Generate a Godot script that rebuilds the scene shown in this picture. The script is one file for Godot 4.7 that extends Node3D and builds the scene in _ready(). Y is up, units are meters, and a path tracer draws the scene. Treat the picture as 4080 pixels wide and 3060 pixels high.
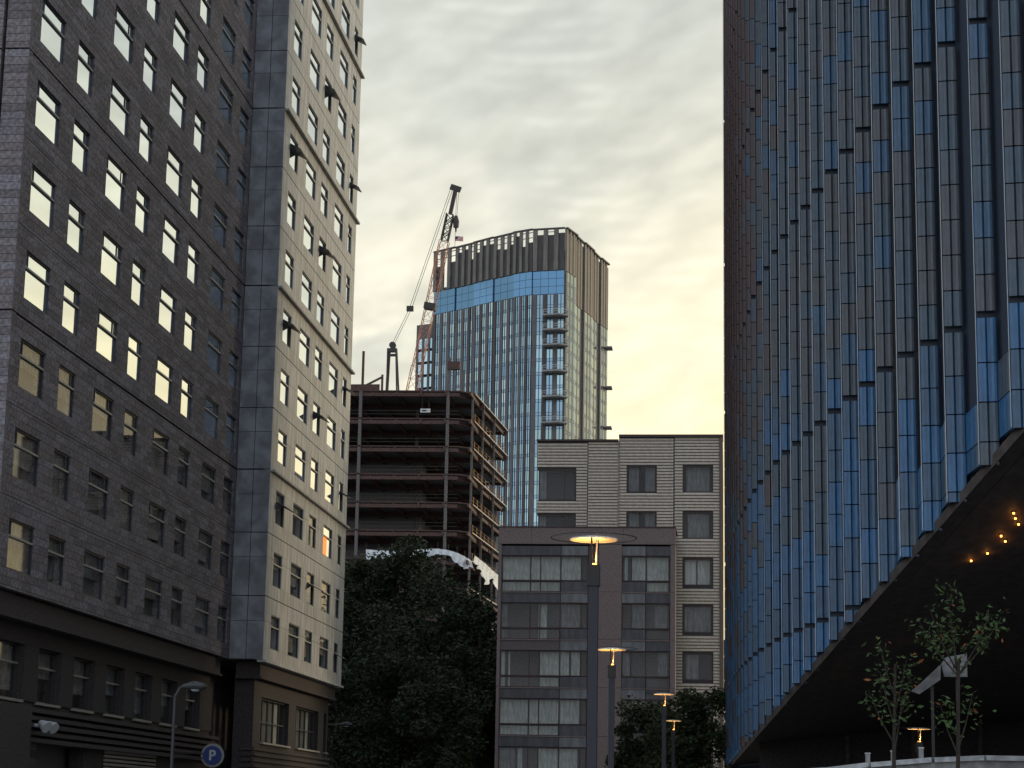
extends Node3D
# Street canyon at dusk. x = across the street, y = up, -z = along the street. Ground at y = 0.

const EYE := 1.6
var M := {}
var org := Vector3.ZERO
var rng := RandomNumberGenerator.new()
var unit_box: ArrayMesh
var names := {}

# ------------------------------------------------------------------ mesh builder
class MB:
	var v := PackedVector3Array()
	var n := PackedVector3Array()
	var c := PackedColorArray()
	var u := PackedVector2Array()
	var col := Color(1, 1, 1)
	func tri(a: Vector3, b: Vector3, d: Vector3) -> void:
		var nn := (d - a).cross(b - a).normalized()
		v.push_back(a); v.push_back(b); v.push_back(d)
		for k in 3:
			n.push_back(nn); c.push_back(col)
	func quad(a: Vector3, b: Vector3, d: Vector3, e: Vector3) -> void:
		tri(a, b, d); tri(a, d, e)
	func box(lo: Vector3, hi: Vector3) -> void:
		obox((lo + hi) / 2, Basis(), hi - lo)
	func obox(ce: Vector3, b: Basis, s: Vector3) -> void:
		var x := b.x * (s.x / 2); var y := b.y * (s.y / 2); var z := b.z * (s.z / 2)
		quad(ce - x + y + z, ce + x + y + z, ce + x - y + z, ce - x - y + z)
		quad(ce + x + y - z, ce - x + y - z, ce - x - y - z, ce + x - y - z)
		quad(ce + x + y + z, ce + x + y - z, ce + x - y - z, ce + x - y + z)
		quad(ce - x + y - z, ce - x + y + z, ce - x - y + z, ce - x - y - z)
		quad(ce - x + y - z, ce + x + y - z, ce + x + y + z, ce - x + y + z)
		quad(ce - x - y + z, ce + x - y + z, ce + x - y - z, ce - x - y - z)
	func beam(a: Vector3, b: Vector3, w: float, h: float) -> void:
		obox((a + b) / 2, MB.along(b - a), Vector3(w, h, (b - a).length()))
	static func along(dir: Vector3) -> Basis:
		var z := dir.normalized()
		var up := Vector3.UP if absf(z.y) < 0.95 else Vector3.RIGHT
		var x := up.cross(z).normalized()
		return Basis(x, z.cross(x), z)
	func tube(a: Vector3, b: Vector3, r0: float, r1: float, k := 8, caps := true) -> void:
		var bs := MB.along(b - a)
		for i in k:
			var t0 := TAU * i / k; var t1 := TAU * (i + 1) / k
			var d0 := bs.x * cos(t0) + bs.y * sin(t0); var d1 := bs.x * cos(t1) + bs.y * sin(t1)
			quad(b + d0 * r1, b + d1 * r1, a + d1 * r0, a + d0 * r0)
			if caps:
				tri(b, b + d1 * r1, b + d0 * r1); tri(a, a + d0 * r0, a + d1 * r0)
	# polygon in plan (x, z), counter-clockwise or clockwise, between two heights
	func prism(pts: PackedVector2Array, y0: float, y1: float) -> void:
		for i in pts.size():
			var p := pts[i]; var q := pts[(i + 1) % pts.size()]
			quad(Vector3(p.x, y1, p.y), Vector3(q.x, y1, q.y), Vector3(q.x, y0, q.y), Vector3(p.x, y0, p.y))
		var idx := Geometry2D.triangulate_polygon(pts)
		for i in range(0, idx.size(), 3):
			var a := pts[idx[i]]; var b := pts[idx[i + 1]]; var d := pts[idx[i + 2]]
			tri(Vector3(a.x, y1, a.y), Vector3(b.x, y1, b.y), Vector3(d.x, y1, d.y))
			tri(Vector3(a.x, y0, a.y), Vector3(d.x, y0, d.y), Vector3(b.x, y0, b.y))
	func mesh() -> ArrayMesh:
		var arr := []
		arr.resize(Mesh.ARRAY_MAX)
		arr[Mesh.ARRAY_VERTEX] = v
		arr[Mesh.ARRAY_NORMAL] = n
		arr[Mesh.ARRAY_COLOR] = c
		var m := ArrayMesh.new()
		m.add_surface_from_arrays(Mesh.PRIMITIVE_TRIANGLES, arr)
		return m

# ------------------------------------------------------------------ node helpers
func numbered(called: String) -> String:
	if not names.has(called):
		names[called] = 0
		return called
	names[called] += 1
	return "%s_%03d" % [called, names[called]]

func thing(called: String, label: String, category: String, at: Vector3, group := "") -> Node3D:
	var o := Node3D.new()
	o.name = numbered(called)
	add_child(o)
	o.position = at
	o.set_meta("label", label); o.set_meta("category", category)
	if group: o.set_meta("group", group)
	org = at
	return o

func part(called: String, mesh: Mesh, m: Material, parent: Node, at := Vector3.ZERO, basis := Basis()) -> MeshInstance3D:
	var o := MeshInstance3D.new()
	o.name = called
	o.mesh = mesh
	o.material_override = m
	parent.add_child(o, true)
	o.transform = Transform3D(basis, at)
	return o

# mesh given in world coordinates, as a part of the current thing
func wpart(called: String, mb: MB, m: Material, parent: Node) -> MeshInstance3D:
	for i in mb.v.size(): mb.v[i] -= org
	return part(called, mb.mesh(), m, parent)

func pbox(called: String, lo: Vector3, hi: Vector3, m: Material, parent: Node) -> MeshInstance3D:
	return part(called, unit_box, m, parent, (lo + hi) / 2 - org, Basis().scaled((hi - lo).abs()))

func pbeam(called: String, a: Vector3, b: Vector3, w: float, h: float, m: Material, parent: Node) -> MeshInstance3D:
	var bs := MB.along(b - a)
	return part(called, unit_box, m, parent, (a + b) / 2 - org, Basis(bs.x * w, bs.y * h, bs.z * (b - a).length()))

func structure(called: String, mb: MB, m: Material) -> MeshInstance3D:
	var o := part(called, mb.mesh(), m, self)
	o.set_meta("kind", "structure")
	return o

func W(o: float, h: float, s: float) -> Vector3:   # across, above eye level, along the street
	return Vector3(o, h + EYE, -s)

# ------------------------------------------------------------------ materials
func noise_tex(sd: int, freq: float, lo: float, hi: float, octaves := 4, size := 512, stretch := 1) -> ImageTexture:
	var f := FastNoiseLite.new()
	f.seed = sd; f.frequency = freq; f.fractal_octaves = octaves
	f.noise_type = FastNoiseLite.TYPE_SIMPLEX_SMOOTH
	var im := f.get_seamless_image(size, size / stretch, false, false, 0.15)
	im.convert(Image.FORMAT_L8)
	if stretch > 1: im.resize(size, size)
	var d := im.get_data()
	for i in d.size():
		d[i] = int(255.0 * clampf(lerpf(lo, hi, smoothstep(0.15, 0.85, d[i] / 255.0)), 0, 1))
	return ImageTexture.create_from_image(Image.create_from_data(size, size, false, Image.FORMAT_L8, d))

func mat(called: String, col: Color, rough := 0.8, metal := 0.0, tex: Texture2D = null, scale := 1.0) -> StandardMaterial3D:
	var m := StandardMaterial3D.new()
	m.resource_name = called
	m.albedo_color = col.linear_to_srgb()
	m.roughness = rough
	m.metallic = metal
	if tex:
		m.albedo_texture = tex
		m.uv1_triplanar = true
		m.uv1_world_triplanar = true
		m.uv1_scale = Vector3.ONE * scale
	M[called] = m
	return m

func make_materials() -> void:
	var grain := noise_tex(3, 0.03, 0.74, 1.0, 5)
	var stain := noise_tex(8, 0.012, 0.78, 1.0, 5, 512, 1)
	var streak := noise_tex(5, 0.02, 0.84, 1.0, 5, 512, 4)
	var soft := noise_tex(11, 0.02, 0.9, 1.0, 5)
	for i in 5:
		var t: float = [0.80, 0.93, 1.0, 1.09, 1.22][i]
		var hue: float = [0.0, 0.012, -0.006, 0.006, -0.012][i]
		mat("stone_%d" % i, Color(0.285 * t + hue, 0.246 * t, 0.258 * t - hue), 0.85, 0.0, grain, 0.35)
	var sm := mat("stone_mixed", Color(1, 1, 1), 0.85, 0.0, grain, 0.35)
	sm.vertex_color_use_as_albedo = true
	for i in 3:
		mat("panel_%d" % i, Color(0.52, 0.525, 0.52) * [0.94, 1.0, 1.04][i], 0.6, 0.0, streak, 0.16)
	for i in 2:
		mat("corner_%d" % i, Color(0.31, 0.32, 0.35) * [0.96, 1.0][i], 0.6, 0.0, stain, 0.12)
	mat("panel_belt", Color(0.42, 0.41, 0.39), 0.7, 0.0, streak, 0.2)
	mat("core", Color(0.16, 0.15, 0.15), 0.9)
	mat("brown_stone", Color(0.085, 0.066, 0.066), 0.85, 0.0, grain, 0.5)
	mat("brown_dark", Color(0.07, 0.056, 0.058), 0.85, 0.0, grain, 0.5)
	mat("frame_dark", Color(0.05, 0.055, 0.065), 0.45, 0.3)
	mat("frame_light", Color(0.32, 0.31, 0.29), 0.5, 0.2)
	mat("glass_mirror", Color(0.64, 0.74, 0.84), 0.02, 0.93)
	mat("glass_dusk", Color(0.5, 0.52, 0.54), 0.03, 0.5)
	var gc := mat("glass_clear", Color(0.1, 0.12, 0.12, 0.03), 0.02, 0.0)
	gc.albedo_color.a = 0.03
	gc.metallic_specular = 0.28
	gc.transparency = BaseMaterial3D.TRANSPARENCY_ALPHA
	mat("lit_curtain", Color(0.75, 0.42, 0.2), 0.9)
	M.lit_curtain.emission_enabled = true
	M.lit_curtain.emission = Color(1.0, 0.5, 0.18)
	M.lit_curtain.emission_energy_multiplier = 0.8
	mat("blind", Color(0.33, 0.31, 0.28), 0.9, 0.0, stain, 0.4)
	mat("blind_grey", Color(0.24, 0.25, 0.26), 0.9, 0.0, stain, 0.4)
	mat("curtain_pale", Color(0.66, 0.71, 0.66), 0.95, 0.0, streak, 0.5)
	mat("curtain_grey", Color(0.26, 0.27, 0.28), 0.95, 0.0, streak, 0.5)
	mat("curtain_white", Color(0.62, 0.64, 0.62), 0.95)
	mat("room", Color(0.35, 0.34, 0.33), 0.95)
	for i in 3:
		mat("slat_%d" % i, Color(0.78, 0.675, 0.56) * [0.97, 1.0, 1.03][i], 0.5, 0.0, soft, 0.3)
	mat("seam", Color(0.07, 0.07, 0.075), 0.7)
	mat("trim_tan", Color(0.22, 0.17, 0.13), 0.6)
	mat("frame_brown", Color(0.11, 0.075, 0.07), 0.6, 0.1)
	mat("mauve", Color(0.36, 0.275, 0.265), 0.75, 0.0, soft, 0.5)
	mat("mauve_dark", Color(0.22, 0.185, 0.19), 0.7, 0.0, soft, 0.5)
	mat("spandrel_dark", Color(0.125, 0.12, 0.14), 0.4, 0.1, streak, 0.2)
	mat("spandrel_pale", Color(0.26, 0.265, 0.28), 0.4, 0.1, streak, 0.2)
	mat("bronze_light", Color(0.205, 0.18, 0.155), 0.6, 0.0, streak, 0.1)
	mat("bronze_dark", Color(0.085, 0.07, 0.063), 0.6, 0.0, streak, 0.1)
	mat("bronze_mid", Color(0.15, 0.135, 0.13), 0.6, 0.0, streak, 0.1)
	mat("tower_glass_0", Color(0.38, 0.52, 0.55), 0.03, 0.9)
	mat("tower_glass_1", Color(0.50, 0.62, 0.63), 0.04, 0.85)
	mat("tower_glass_2", Color(0.27, 0.39, 0.47), 0.03, 0.9)
	mat("tower_band", Color(0.14, 0.27, 0.41), 0.03, 0.85)
	mat("spandrel_blue", Color(0.30, 0.42, 0.52), 0.08, 0.75)
	mat("mullion", Color(0.03, 0.04, 0.055), 0.5, 0.2)
	mat("balcony", Color(0.42, 0.40, 0.38), 0.8, 0.0, stain, 0.3)
	mat("rail", Color(0.45, 0.45, 0.45), 0.4, 0.5)
	mat("steel_brown", Color(0.115, 0.056, 0.045), 0.7, 0.1, stain, 0.3)
	mat("deck_under", Color(0.22, 0.22, 0.23), 0.7, 0.1, stain, 0.3)
	mat("fireproof", Color(0.19, 0.17, 0.165), 0.9, 0.0, grain, 0.3)
	mat("blocking_wall", Color(0.24, 0.23, 0.225), 0.9)
	mat("edge_sunlit", Color(0.36, 0.30, 0.27), 0.5, 0.3)
	mat("crane_red", Color(0.5, 0.2, 0.12), 0.55)
	mat("crane_dark", Color(0.05, 0.04, 0.04), 0.6)
	mat("cable", Color(0.06, 0.05, 0.045), 0.6)
	mat("flag_red", Color(0.55, 0.05, 0.05), 0.8)
	mat("flag_white", Color(0.7, 0.68, 0.65), 0.8)
	mat("flag_blue", Color(0.04, 0.05, 0.16), 0.8)
	var tp := mat("tarp", Color(0.74, 0.77, 0.8), 0.45)
	tp.backlight_enabled = true
	tp.backlight = Color(0.4, 0.4, 0.4)
	mat("sign_white", Color(0.75, 0.75, 0.72), 0.6)
	mat("glint_orange", Color(0.75, 0.27, 0.03), 0.5)
	var tiles := {"mauve": Color(0.092, 0.095, 0.112), "grey": Color(0.074, 0.096, 0.126), "steel": Color(0.058, 0.102, 0.150), "blue": Color(0.038, 0.115, 0.22), "azure": Color(0.030, 0.155, 0.34), "rust": Color(0.105, 0.040, 0.032), "plum": Color(0.092, 0.062, 0.062)}
	for t in tiles:
		var m := mat("tile_" + t, tiles[t], 0.34, 0.0, streak, 0.5)
		m.metallic_specular = 0.6
		M["tilecol_" + t] = tiles[t]
	var tm := mat("tile_mixed", Color(1, 1, 1), 0.34, 0.0, streak, 0.5)
	tm.vertex_color_use_as_albedo = true
	tm.metallic_specular = 0.6
	mat("tile_highlight", Color(0.42, 0.42, 0.43), 0.3, 0.8)
	mat("tile_wall", Color(0.04, 0.052, 0.075), 0.6)
	mat("soffit", Color(0.11, 0.085, 0.075), 0.7, 0.0, stain, 0.3)
	mat("lobby_glass", Color(0.10, 0.10, 0.11), 0.08, 0.3)
	mat("stone_slab", Color(0.22, 0.21, 0.21), 0.8, 0.0, stain, 0.6)
	mat("concrete", Color(0.33, 0.32, 0.31), 0.85, 0.0, stain, 0.4)
	mat("concrete_pale", Color(0.5, 0.5, 0.5), 0.8, 0.0, stain, 0.6)
	mat("asphalt", Color(0.05, 0.05, 0.052), 0.9, 0.0, grain, 0.5)
	mat("paving", Color(0.22, 0.21, 0.2), 0.9, 0.0, grain, 0.5)
	mat("post_steel", Color(0.036, 0.035, 0.044), 0.65, 0.0)
	mat("lamp_head", Color(0.03, 0.027, 0.027), 0.5, 0.3)
	mat("reflector", Color(0.85, 0.83, 0.8), 0.5)
	mat("stem_steel", Color(0.6, 0.58, 0.55), 0.35, 0.6)
	var lg := mat("lamp_glass", Color(0.8, 0.85, 0.85, 0.05), 0.03)
	lg.albedo_color.a = 0.05
	lg.metallic_specular = 0.2
	lg.transparency = BaseMaterial3D.TRANSPARENCY_ALPHA
	mat("lamp_glow", Color(1, 0.75, 0.4), 0.5)
	M.lamp_glow.emission_enabled = true
	M.lamp_glow.emission = Color(1.0, 0.62, 0.25)
	M.lamp_glow.emission_energy_multiplier = 6.0
	mat("lamp_fixture", Color(0.05, 0.048, 0.05), 0.5, 0.3)
	mat("sign_blue", Color(0.02, 0.045, 0.2), 0.4)
	mat("white_paint", Color(0.48, 0.49, 0.51), 0.5)
	mat("bark", Color(0.06, 0.045, 0.035), 0.95, 0.0, grain, 1.0)
	var lf := mat("leaf_dark", Color(1, 1, 1), 0.85)
	lf.vertex_color_use_as_albedo = true
	lf.backlight_enabled = true
	lf.backlight = Color(0.3, 0.3, 0.3)

# ------------------------------------------------------------------ sky
var cloud_a := FastNoiseLite.new()
var cloud_b := FastNoiseLite.new()

func sky_color(az: float, el: float) -> Color:
	# az clockwise from the street's axis; the sunset glow lies round the far corner across the street
	var daz := wrapf(az - deg_to_rad(38.0), -PI, PI)
	var g := exp(-pow(daz / deg_to_rad(95.0), 2.0))
	var e := maxf(rad_to_deg(el), 0.0)
	var low := Color(0.72, 0.80, 0.90).lerp(Color(1.0, 0.77, 0.37), g)
	var mid := Color(0.59, 0.685, 0.80).lerp(Color(0.77, 0.69, 0.475), g)
	var high := Color(0.48, 0.58, 0.71).lerp(Color(0.515, 0.51, 0.425), g)
	var top := Color(0.36, 0.45, 0.57)
	# thin high cloud: broad patches, slanting wisps, fine ripples
	var a := rad_to_deg(wrapf(az, -PI, PI))
	var ca := a * 0.87 + e * 0.5; var cb := e * 0.87 - a * 0.5
	var patch := cloud_a.get_noise_3d(sin(az) * 11.0 + 5.0, e * 0.30, cos(az) * 11.0)
	var wisp := cloud_b.get_noise_2d(ca * 0.8, cb * 3.0 + patch * 4.0)
	var fine := cloud_b.get_noise_2d(ca * 8.0 + 90.0, cb * 13.0 + e * 6.0 + patch * 12.0)
	var mask := smoothstep(0.0, 0.35, cloud_a.get_noise_2d(a * 0.55 + 31.0, e * 0.55 + 7.0)) * smoothstep(80.0, 50.0, e)
	var ripple := sin(e * 15.0 + 1.1 * sin(a * 1.1 + e * 0.7) + 3.0 * patch + 1.2 * fine) * mask * clampf(0.5 + 1.6 * fine, 0.0, 1.0)
	var sh := 2.6 * patch + 1.4 * wisp
	var ee := e - sh * 2.4
	var c := low.lerp(mid, smoothstep(4.0, 13.0, ee)).lerp(high, smoothstep(9.0, 24.0, ee)).lerp(top, smoothstep(26.0, 75.0, e))
	var gap := smoothstep(0.0, 0.38, -wisp - 0.6 * patch - 0.3 * fine) * smoothstep(30.0, 12.0, e)
	c = c.lerp(Color(0.52, 0.54, 0.47), 0.55 * gap)
	var k := 1.04 + 0.13 * patch + 0.15 * wisp + 0.17 * fine + 0.06 * ripple
	return Color(c.r * k, c.g * k, c.b * (k - 0.05 * wisp))

func make_sky() -> Sky:
	cloud_a.seed = 21; cloud_a.frequency = 0.16; cloud_a.fractal_octaves = 5; cloud_a.noise_type = FastNoiseLite.TYPE_SIMPLEX_SMOOTH
	cloud_b.seed = 34; cloud_b.frequency = 0.05; cloud_b.fractal_octaves = 4; cloud_b.noise_type = FastNoiseLite.TYPE_SIMPLEX_SMOOTH
	var wd := 512; var hg := 256
	var im := Image.create(wd, hg, false, Image.FORMAT_RGBF)
	for y in hg:
		var el := PI / 2 - PI * (y + 0.5) / hg
		for x in wd:
			im.set_pixel(x, y, sky_color(TAU * (x + 0.5) / wd, el) if el > -0.05 else Color(0.16, 0.155, 0.15))
	wd = 4096; hg = 2048
	im.resize(wd, hg, Image.INTERPOLATE_CUBIC)
	for y in range(int(hg * (0.5 - 36.0 / 180)), int(hg * 0.5)):      # the same sky, drawn finer where clouds lie along the street
		var el := PI / 2 - PI * (y + 0.5) / hg
		for x in range(int(wd * -32.0 / 360), int(wd * 30.0 / 360)):
			im.set_pixel(posmod(x, wd), y, sky_color(TAU * (x + 0.5) / wd, el))
	var pm := PanoramaSkyMaterial.new()
	pm.panorama = ImageTexture.create_from_image(im)
	var s := Sky.new()
	s.sky_material = pm
	return s

# ------------------------------------------------------------------ windows facing +x (local: y up, spans -z)
func frame_mesh(w: float, h: float, transom: float, divs: Array) -> ArrayMesh:
	var b := MB.new()
	var t := 0.055
	b.box(Vector3(-0.1, 0, -w), Vector3(0, t, 0))
	b.box(Vector3(-0.1, h - t, -w), Vector3(0, h, 0))
	b.box(Vector3(-0.1, t, -t), Vector3(0, h - t, 0))
	b.box(Vector3(-0.1, t, -w), Vector3(0, h - t, -w + t))
	for dv in divs:
		b.box(Vector3(-0.08, transom + 0.03, -dv - 0.02), Vector3(-0.01, h - t, -dv + 0.02))
	return b.mesh()

var win_cache := {}
func window_at(parent: Node, o: float, s0: float, w: float, h0: float, hgt: float, divs: Array, glass: Material, blind := 0.0, open := false) -> MeshInstance3D:
	var tr := hgt * 0.66
	var key := "%.2f %.2f %s" % [w, hgt, str(divs)]
	if not win_cache.has(key):
		var pu := MB.new(); pu.box(Vector3(-0.06, 0, -w + 0.05), Vector3(-0.045, hgt - tr - 0.08, -0.05))
		var pl := MB.new(); pl.box(Vector3(-0.06, 0, -w + 0.05), Vector3(-0.045, tr - 0.07, -0.05))
		var tb := MB.new(); tb.box(Vector3(-0.09, -0.035, -w + 0.02), Vector3(0.035, 0.03, -0.02))
		var bl := MB.new(); bl.box(Vector3(-0.22, -1, -w + 0.05), Vector3(-0.2, 0, -0.05))
		win_cache[key] = [frame_mesh(w, hgt, tr, divs), pu.mesh(), pl.mesh(), tb.mesh(), bl.mesh()]
	var ms: Array = win_cache[key]
	var f := part("window", ms[0], M.frame_dark, parent, W(o, h0, s0) - org)
	var tilt := Basis.from_euler(Vector3(0, rng.randf_range(-0.006, 0.006), rng.randf_range(-0.006, 0.006)))
	part("pane", ms[1], glass, f, Vector3(0, tr + 0.035, 0), tilt)
	if open:
		var vb := MB.new(); vb.box(Vector3(0, -0.62, -w + 0.04), Vector3(0.045, 0, -0.04))
		part("open_vent", vb.mesh(), M.frame_dark, f, Vector3(0.03, tr - 0.04, 0), Basis(Vector3(0, 0, 1), deg_to_rad(62)))
	var tilt2 := Basis.from_euler(Vector3(0, rng.randf_range(-0.006, 0.006), rng.randf_range(-0.006, 0.006)))
	part("pane", ms[2], glass, f, Vector3(0, 0.05, 0), tilt2)
	part("transom_bar", ms[3], M.frame_light, f, Vector3(0, tr, 0))
	if blind > 0:
		part("blind", ms[4], M.blind if rng.randf() < 0.6 else M.blind_grey, f, Vector3(0, hgt - 0.06, 0), Basis().scaled(Vector3(1, (hgt - 0.1) * blind, 1)))
	return f

# ------------------------------------------------------------------ the stone and panel block on the near side
func stone_building() -> void:
	var oA := -24.04; var oB := -22.34; var F := 3.11; var y0 := 7.08
	var t := thing("apartment_tower", "tall apartment block with dark stone face, pale panelled end and rows of windows", "building", Vector3(-30, 0, -95))
	# backing volumes
	var b := MB.new()
	b.box(W(-48, 7.05, 123.0), W(oA - 0.45, 53.7, 68.35)); b.box(W(-48, -1.6, 122.6), W(oA - 1.5, 7.05, 68.35))
	b.box(W(-48, 7.1, 122.95), W(oB - 0.45, 53.7, 102.2))
	b.box(W(-48, 53.7, 123.1), W(oB, 54.2, 101.8))
	b.box(W(-48, 53.7, 101.8), W(oA, 54.2, 68.0))
	wpart("wall", b, M.core, t)
	var ch := F / 11.0
	var winA := []
	for i in 8: winA.append([69.08 + 4.3 * i, 69.08 + 4.3 * i + (2.72 if i % 2 == 0 else 2.0)])
	# stone courses of the long face
	var rest := MB.new()
	var cand := []
	for fl in 15:
		var fy := y0 + F * fl
		var rows := [[0.0, ch / 2]]
		for r in 10: rows.append([ch / 2 + ch * r, ch / 2 + ch * (r + 1)])
		rows.append([F - ch / 2, F])
		for ri in rows.size():
			var ya: float = fy + rows[ri][0]; var yb: float = fy + rows[ri][1]
			var gap_lo := 0.007; var gap_hi := 0.007
			if ri == 0: gap_lo = 0.05 if fl % 3 == 0 else 0.014
			if ri == rows.size() - 1: gap_hi = 0.05 if fl % 3 == 2 else 0.014
			var holes: bool = ri >= 3 and ri <= 8
			var iv := []
			var at := 68.0
			if holes:
				for wn in winA:
					iv.append([at, wn[0]]); at = wn[1]
			iv.append([at, 101.75])
			for seg in iv:
				var cuts := [seg[0]]
				var g := ceilf((seg[0] - 68.0 + 0.12 - 0.55 * (ri % 2)) / 1.1) * 1.1 + 68.0 + 0.55 * (ri % 2)
				while g < seg[1] - 0.12:
					cuts.append(g); g += 1.1
				cuts.append(seg[1])
				for k in cuts.size() - 1:
					cand.append([cuts[k] + 0.014, cuts[k + 1] - 0.014, ya + gap_lo, yb - gap_hi, 0])
	# stone courses of the narrow return that faces down the street
	for fl in 11:
		var fy := y0 + F * fl
		for r in 11:
			var ya := fy + ch * r + (0.06 if fl % 3 == 0 and r == 0 else 0.008)
			var yb := fy + ch * (r + 1) - 0.008
			cand.append([oA - 0.86, oA - 0.005, ya, yb, 1])
			cand.append([oA - 1.9, oA - 1.0, ya, yb, 1])
			cand.append([oA - 3.4, oA - 1.915, ya, yb, 1])
			cand.append([oA - 5.0, oA - 3.415, ya, yb, 1])
	var made := 0
	for e in cand:
		var lo: Vector3; var hi: Vector3; var seen := false
		if e[4] == 0:
			lo = W(oA - 0.42, e[2], e[1]); hi = W(oA, e[3], e[0])
			seen = e[0] < 74.3 and e[2] < e[0] * 0.40 and e[1] - e[0] > 0.2
		else:
			lo = W(e[0], e[2], 68.4); hi = W(e[1], e[3], 67.98)
			seen = e[0] > oA - 1.95 and e[2] < 27.0
		var ti := rng.randi_range(0, 4)
		if seen and made < 298:
			made += 1
			pbox("stone_block", lo, hi, M["stone_%d" % ti], t)
		else:
			var tt: float = [0.80, 0.93, 1.0, 1.09, 1.22][ti]
			var hue: float = [0.0, 0.012, -0.006, 0.006, -0.012][ti]
			rest.col = Color(0.285 * tt + hue, 0.246 * tt, 0.258 * tt - hue)
			rest.box(lo, hi)
	wpart("stone_courses", rest, M.stone_mixed, t).set_meta("kind", "stuff")
	# windows of the long face
	for fl in 14:
		for i in 8:
			var w: float = winA[i][1] - winA[i][0]
			if fl > 11: continue
			var low := fl < 3
			window_at(t, oA - 0.065, winA[i][0], w, y0 + F * fl + ch * 2.5, ch * 6, [0.42] if i % 4 == 0 else ([w - 0.4] if i % 2 == 1 else [0.4, w - 0.5]), M.glass_clear if low else M.glass_mirror, rng.randf_range(0.35, 1.0) if low else 0.0)
	# corner panels (face C)
	for fl in 15:
		var fy := y0 + F * fl
		var g0 := 0.05 if fl % 3 == 0 else 0.02
		for k in 2:
			var xa := oA + 0.02 + 0.845 * k; var xb := oA + 0.845 * (k + 1) - 0.01
			pbox("corner_panel", W(xa, fy + g0, 102.1), W(xb, fy + 1.885, 101.75 + 0.002 * k), M["corner_%d" % rng.randi_range(0, 1)], t)
			pbox("corner_panel", W(xa, fy + 1.905, 102.1), W(xb, fy + F - 0.02, 101.75 + 0.002 * k), M["corner_%d" % rng.randi_range(0, 1)], t)
	# panelled end (face B)
	var winB := [[103.3, 105.35], [107.6, 110.3], [111.9, 113.9], [116.1, 118.75], [120.45, 121.65]]
	var opened := [[0, 8], [2, 10], [4, 9], [4, 12], [2, 7], [0, 5], [2, 4], [4, 5], [4, 3], [0, 2], [2, 1], [4, 0]]
	var mass := MB.new()
	for fl in 15:
		var fy := y0 + F * fl
		var g0 := 0.03
		var cols := [101.79]
		for wn in winB: cols.append(wn[1])
		cols.append(123.1)
		for k in cols.size() - 1:
			var zone := [[g0, 0.65, cols[k], cols[k + 1]], [2.33, F - 0.015, cols[k], cols[k + 1]]]
			var pe: float = winB[k][0] if k < 5 else 123.1
			zone.append([0.655, 1.9, cols[k], pe]); zone.append([1.915, 2.325, cols[k], pe])
			for q in zone:
				var lo := W(oB - 0.42, fy + q[0], q[3] - 0.008); var hi := W(oB, fy + q[1], q[2] + 0.008)
				if fl < 12: pbox("facade_panel", lo, hi, M["panel_%d" % rng.randi_range(0, 2)], t)
				else: mass.box(lo, hi)
		for k in 5:
			if fl > 12: continue
			var lowr := fl < 3
			var orange: bool = fl == 2 and k == 3
			var wn := window_at(t, oB - 0.05, winB[k][0], winB[k][1] - winB[k][0], fy + 0.655, 1.67, [], M.glass_clear if lowr and not orange else M.glass_mirror, (rng.randf_range(0.3, 1.0) if lowr and not orange else 0.0), opened.has([k, fl]))
			if orange:
				var lc := MB.new(); lc.box(Vector3(-0.04, 0.06, -1.45), Vector3(-0.035, 1.05, -0.1))
				part("lit_window_shade", lc.mesh(), M.lit_curtain, wn)
		if fl % 3 == 0:
			var bt := MB.new()
			bt.box(W(oB - 0.3, fy - 0.11 + 0.02, 123.3), W(oB + (0.2 if fl > 0 else 0.12), fy + 0.02, 101.82))
			if fl > 0: wpart("cornice_band", bt, M.panel_belt, t)
			else: wpart("cornice_band", bt, M.panel_2, t)
	wpart("upper_panels", mass, M.panel_1, t).set_meta("kind", "stuff")
	# brown base: soffit band, recessed wall, string courses, windows
	for sp in [["A", oA - 0.2, 68.0, 101.0], ["B", oB - 0.3, 102.6, 122.9]]:
		var x: float = sp[1]
		pbox("base_cornice", W(x - 1.2, 6.33, sp[3]), W(x, 7.04, sp[2]), M.brown_stone, t)
		pbox("base_ledge", W(x - 1.2, 6.23, sp[3] + 0.1), W(x + 0.1, 6.325, sp[2] - 0.1), M.brown_stone, t)
	# base wall A, as courses of stone around the openings
	var bw := []
	for i in 7: bw.append([70.6 + 4.27 * i, 73.3 + 4.27 * i])
	var at2 := 68.2
	for w in bw:
		pbox("base_pier", W(oA - 1.2, 3.6, w[0]), W(oA - 0.6, 5.55, at2), M.brown_dark, t); at2 = w[1]
	pbox("base_pier", W(oA - 1.2, 3.6, 101.7), W(oA - 0.6, 5.55, at2), M.brown_dark, t)
	pbox("base_lintel", W(oA - 1.2, 5.555, 101.7), W(oA - 0.6, 6.225, 68.2), M.brown_dark, t)
	for w in bw:
		var wn := window_at(t, oA - 0.85, w[0], w[1] - w[0], 3.62, 1.93, [], M.glass_clear, rng.randf_range(0.5, 1.0))
		var sb := MB.new(); sb.box(Vector3(-0.1, -0.1, -(w[1] - w[0])), Vector3(0.3, -0.005, 0))
		part("sill", sb.mesh(), M.frame_light, wn)
	for k in 5:
		var yb := 3.36 - 0.26 * k
		pbox("string_course", W(oA - 1.2, yb - 0.15, 101.7), W(oA - 0.28 - 0.05 * (k % 2), yb, 73.0), M.brown_stone, t)
	pbox("lower_wall", W(oA - 1.25, -1.6, 101.7), W(oA - 0.66, 3.595, 91.7), M.brown_dark, t)
	pbox("lower_wall", W(oA - 1.25, -1.6, 83.7), W(oA - 0.66, 3.595, 81.2), M.brown_dark, t)
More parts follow.
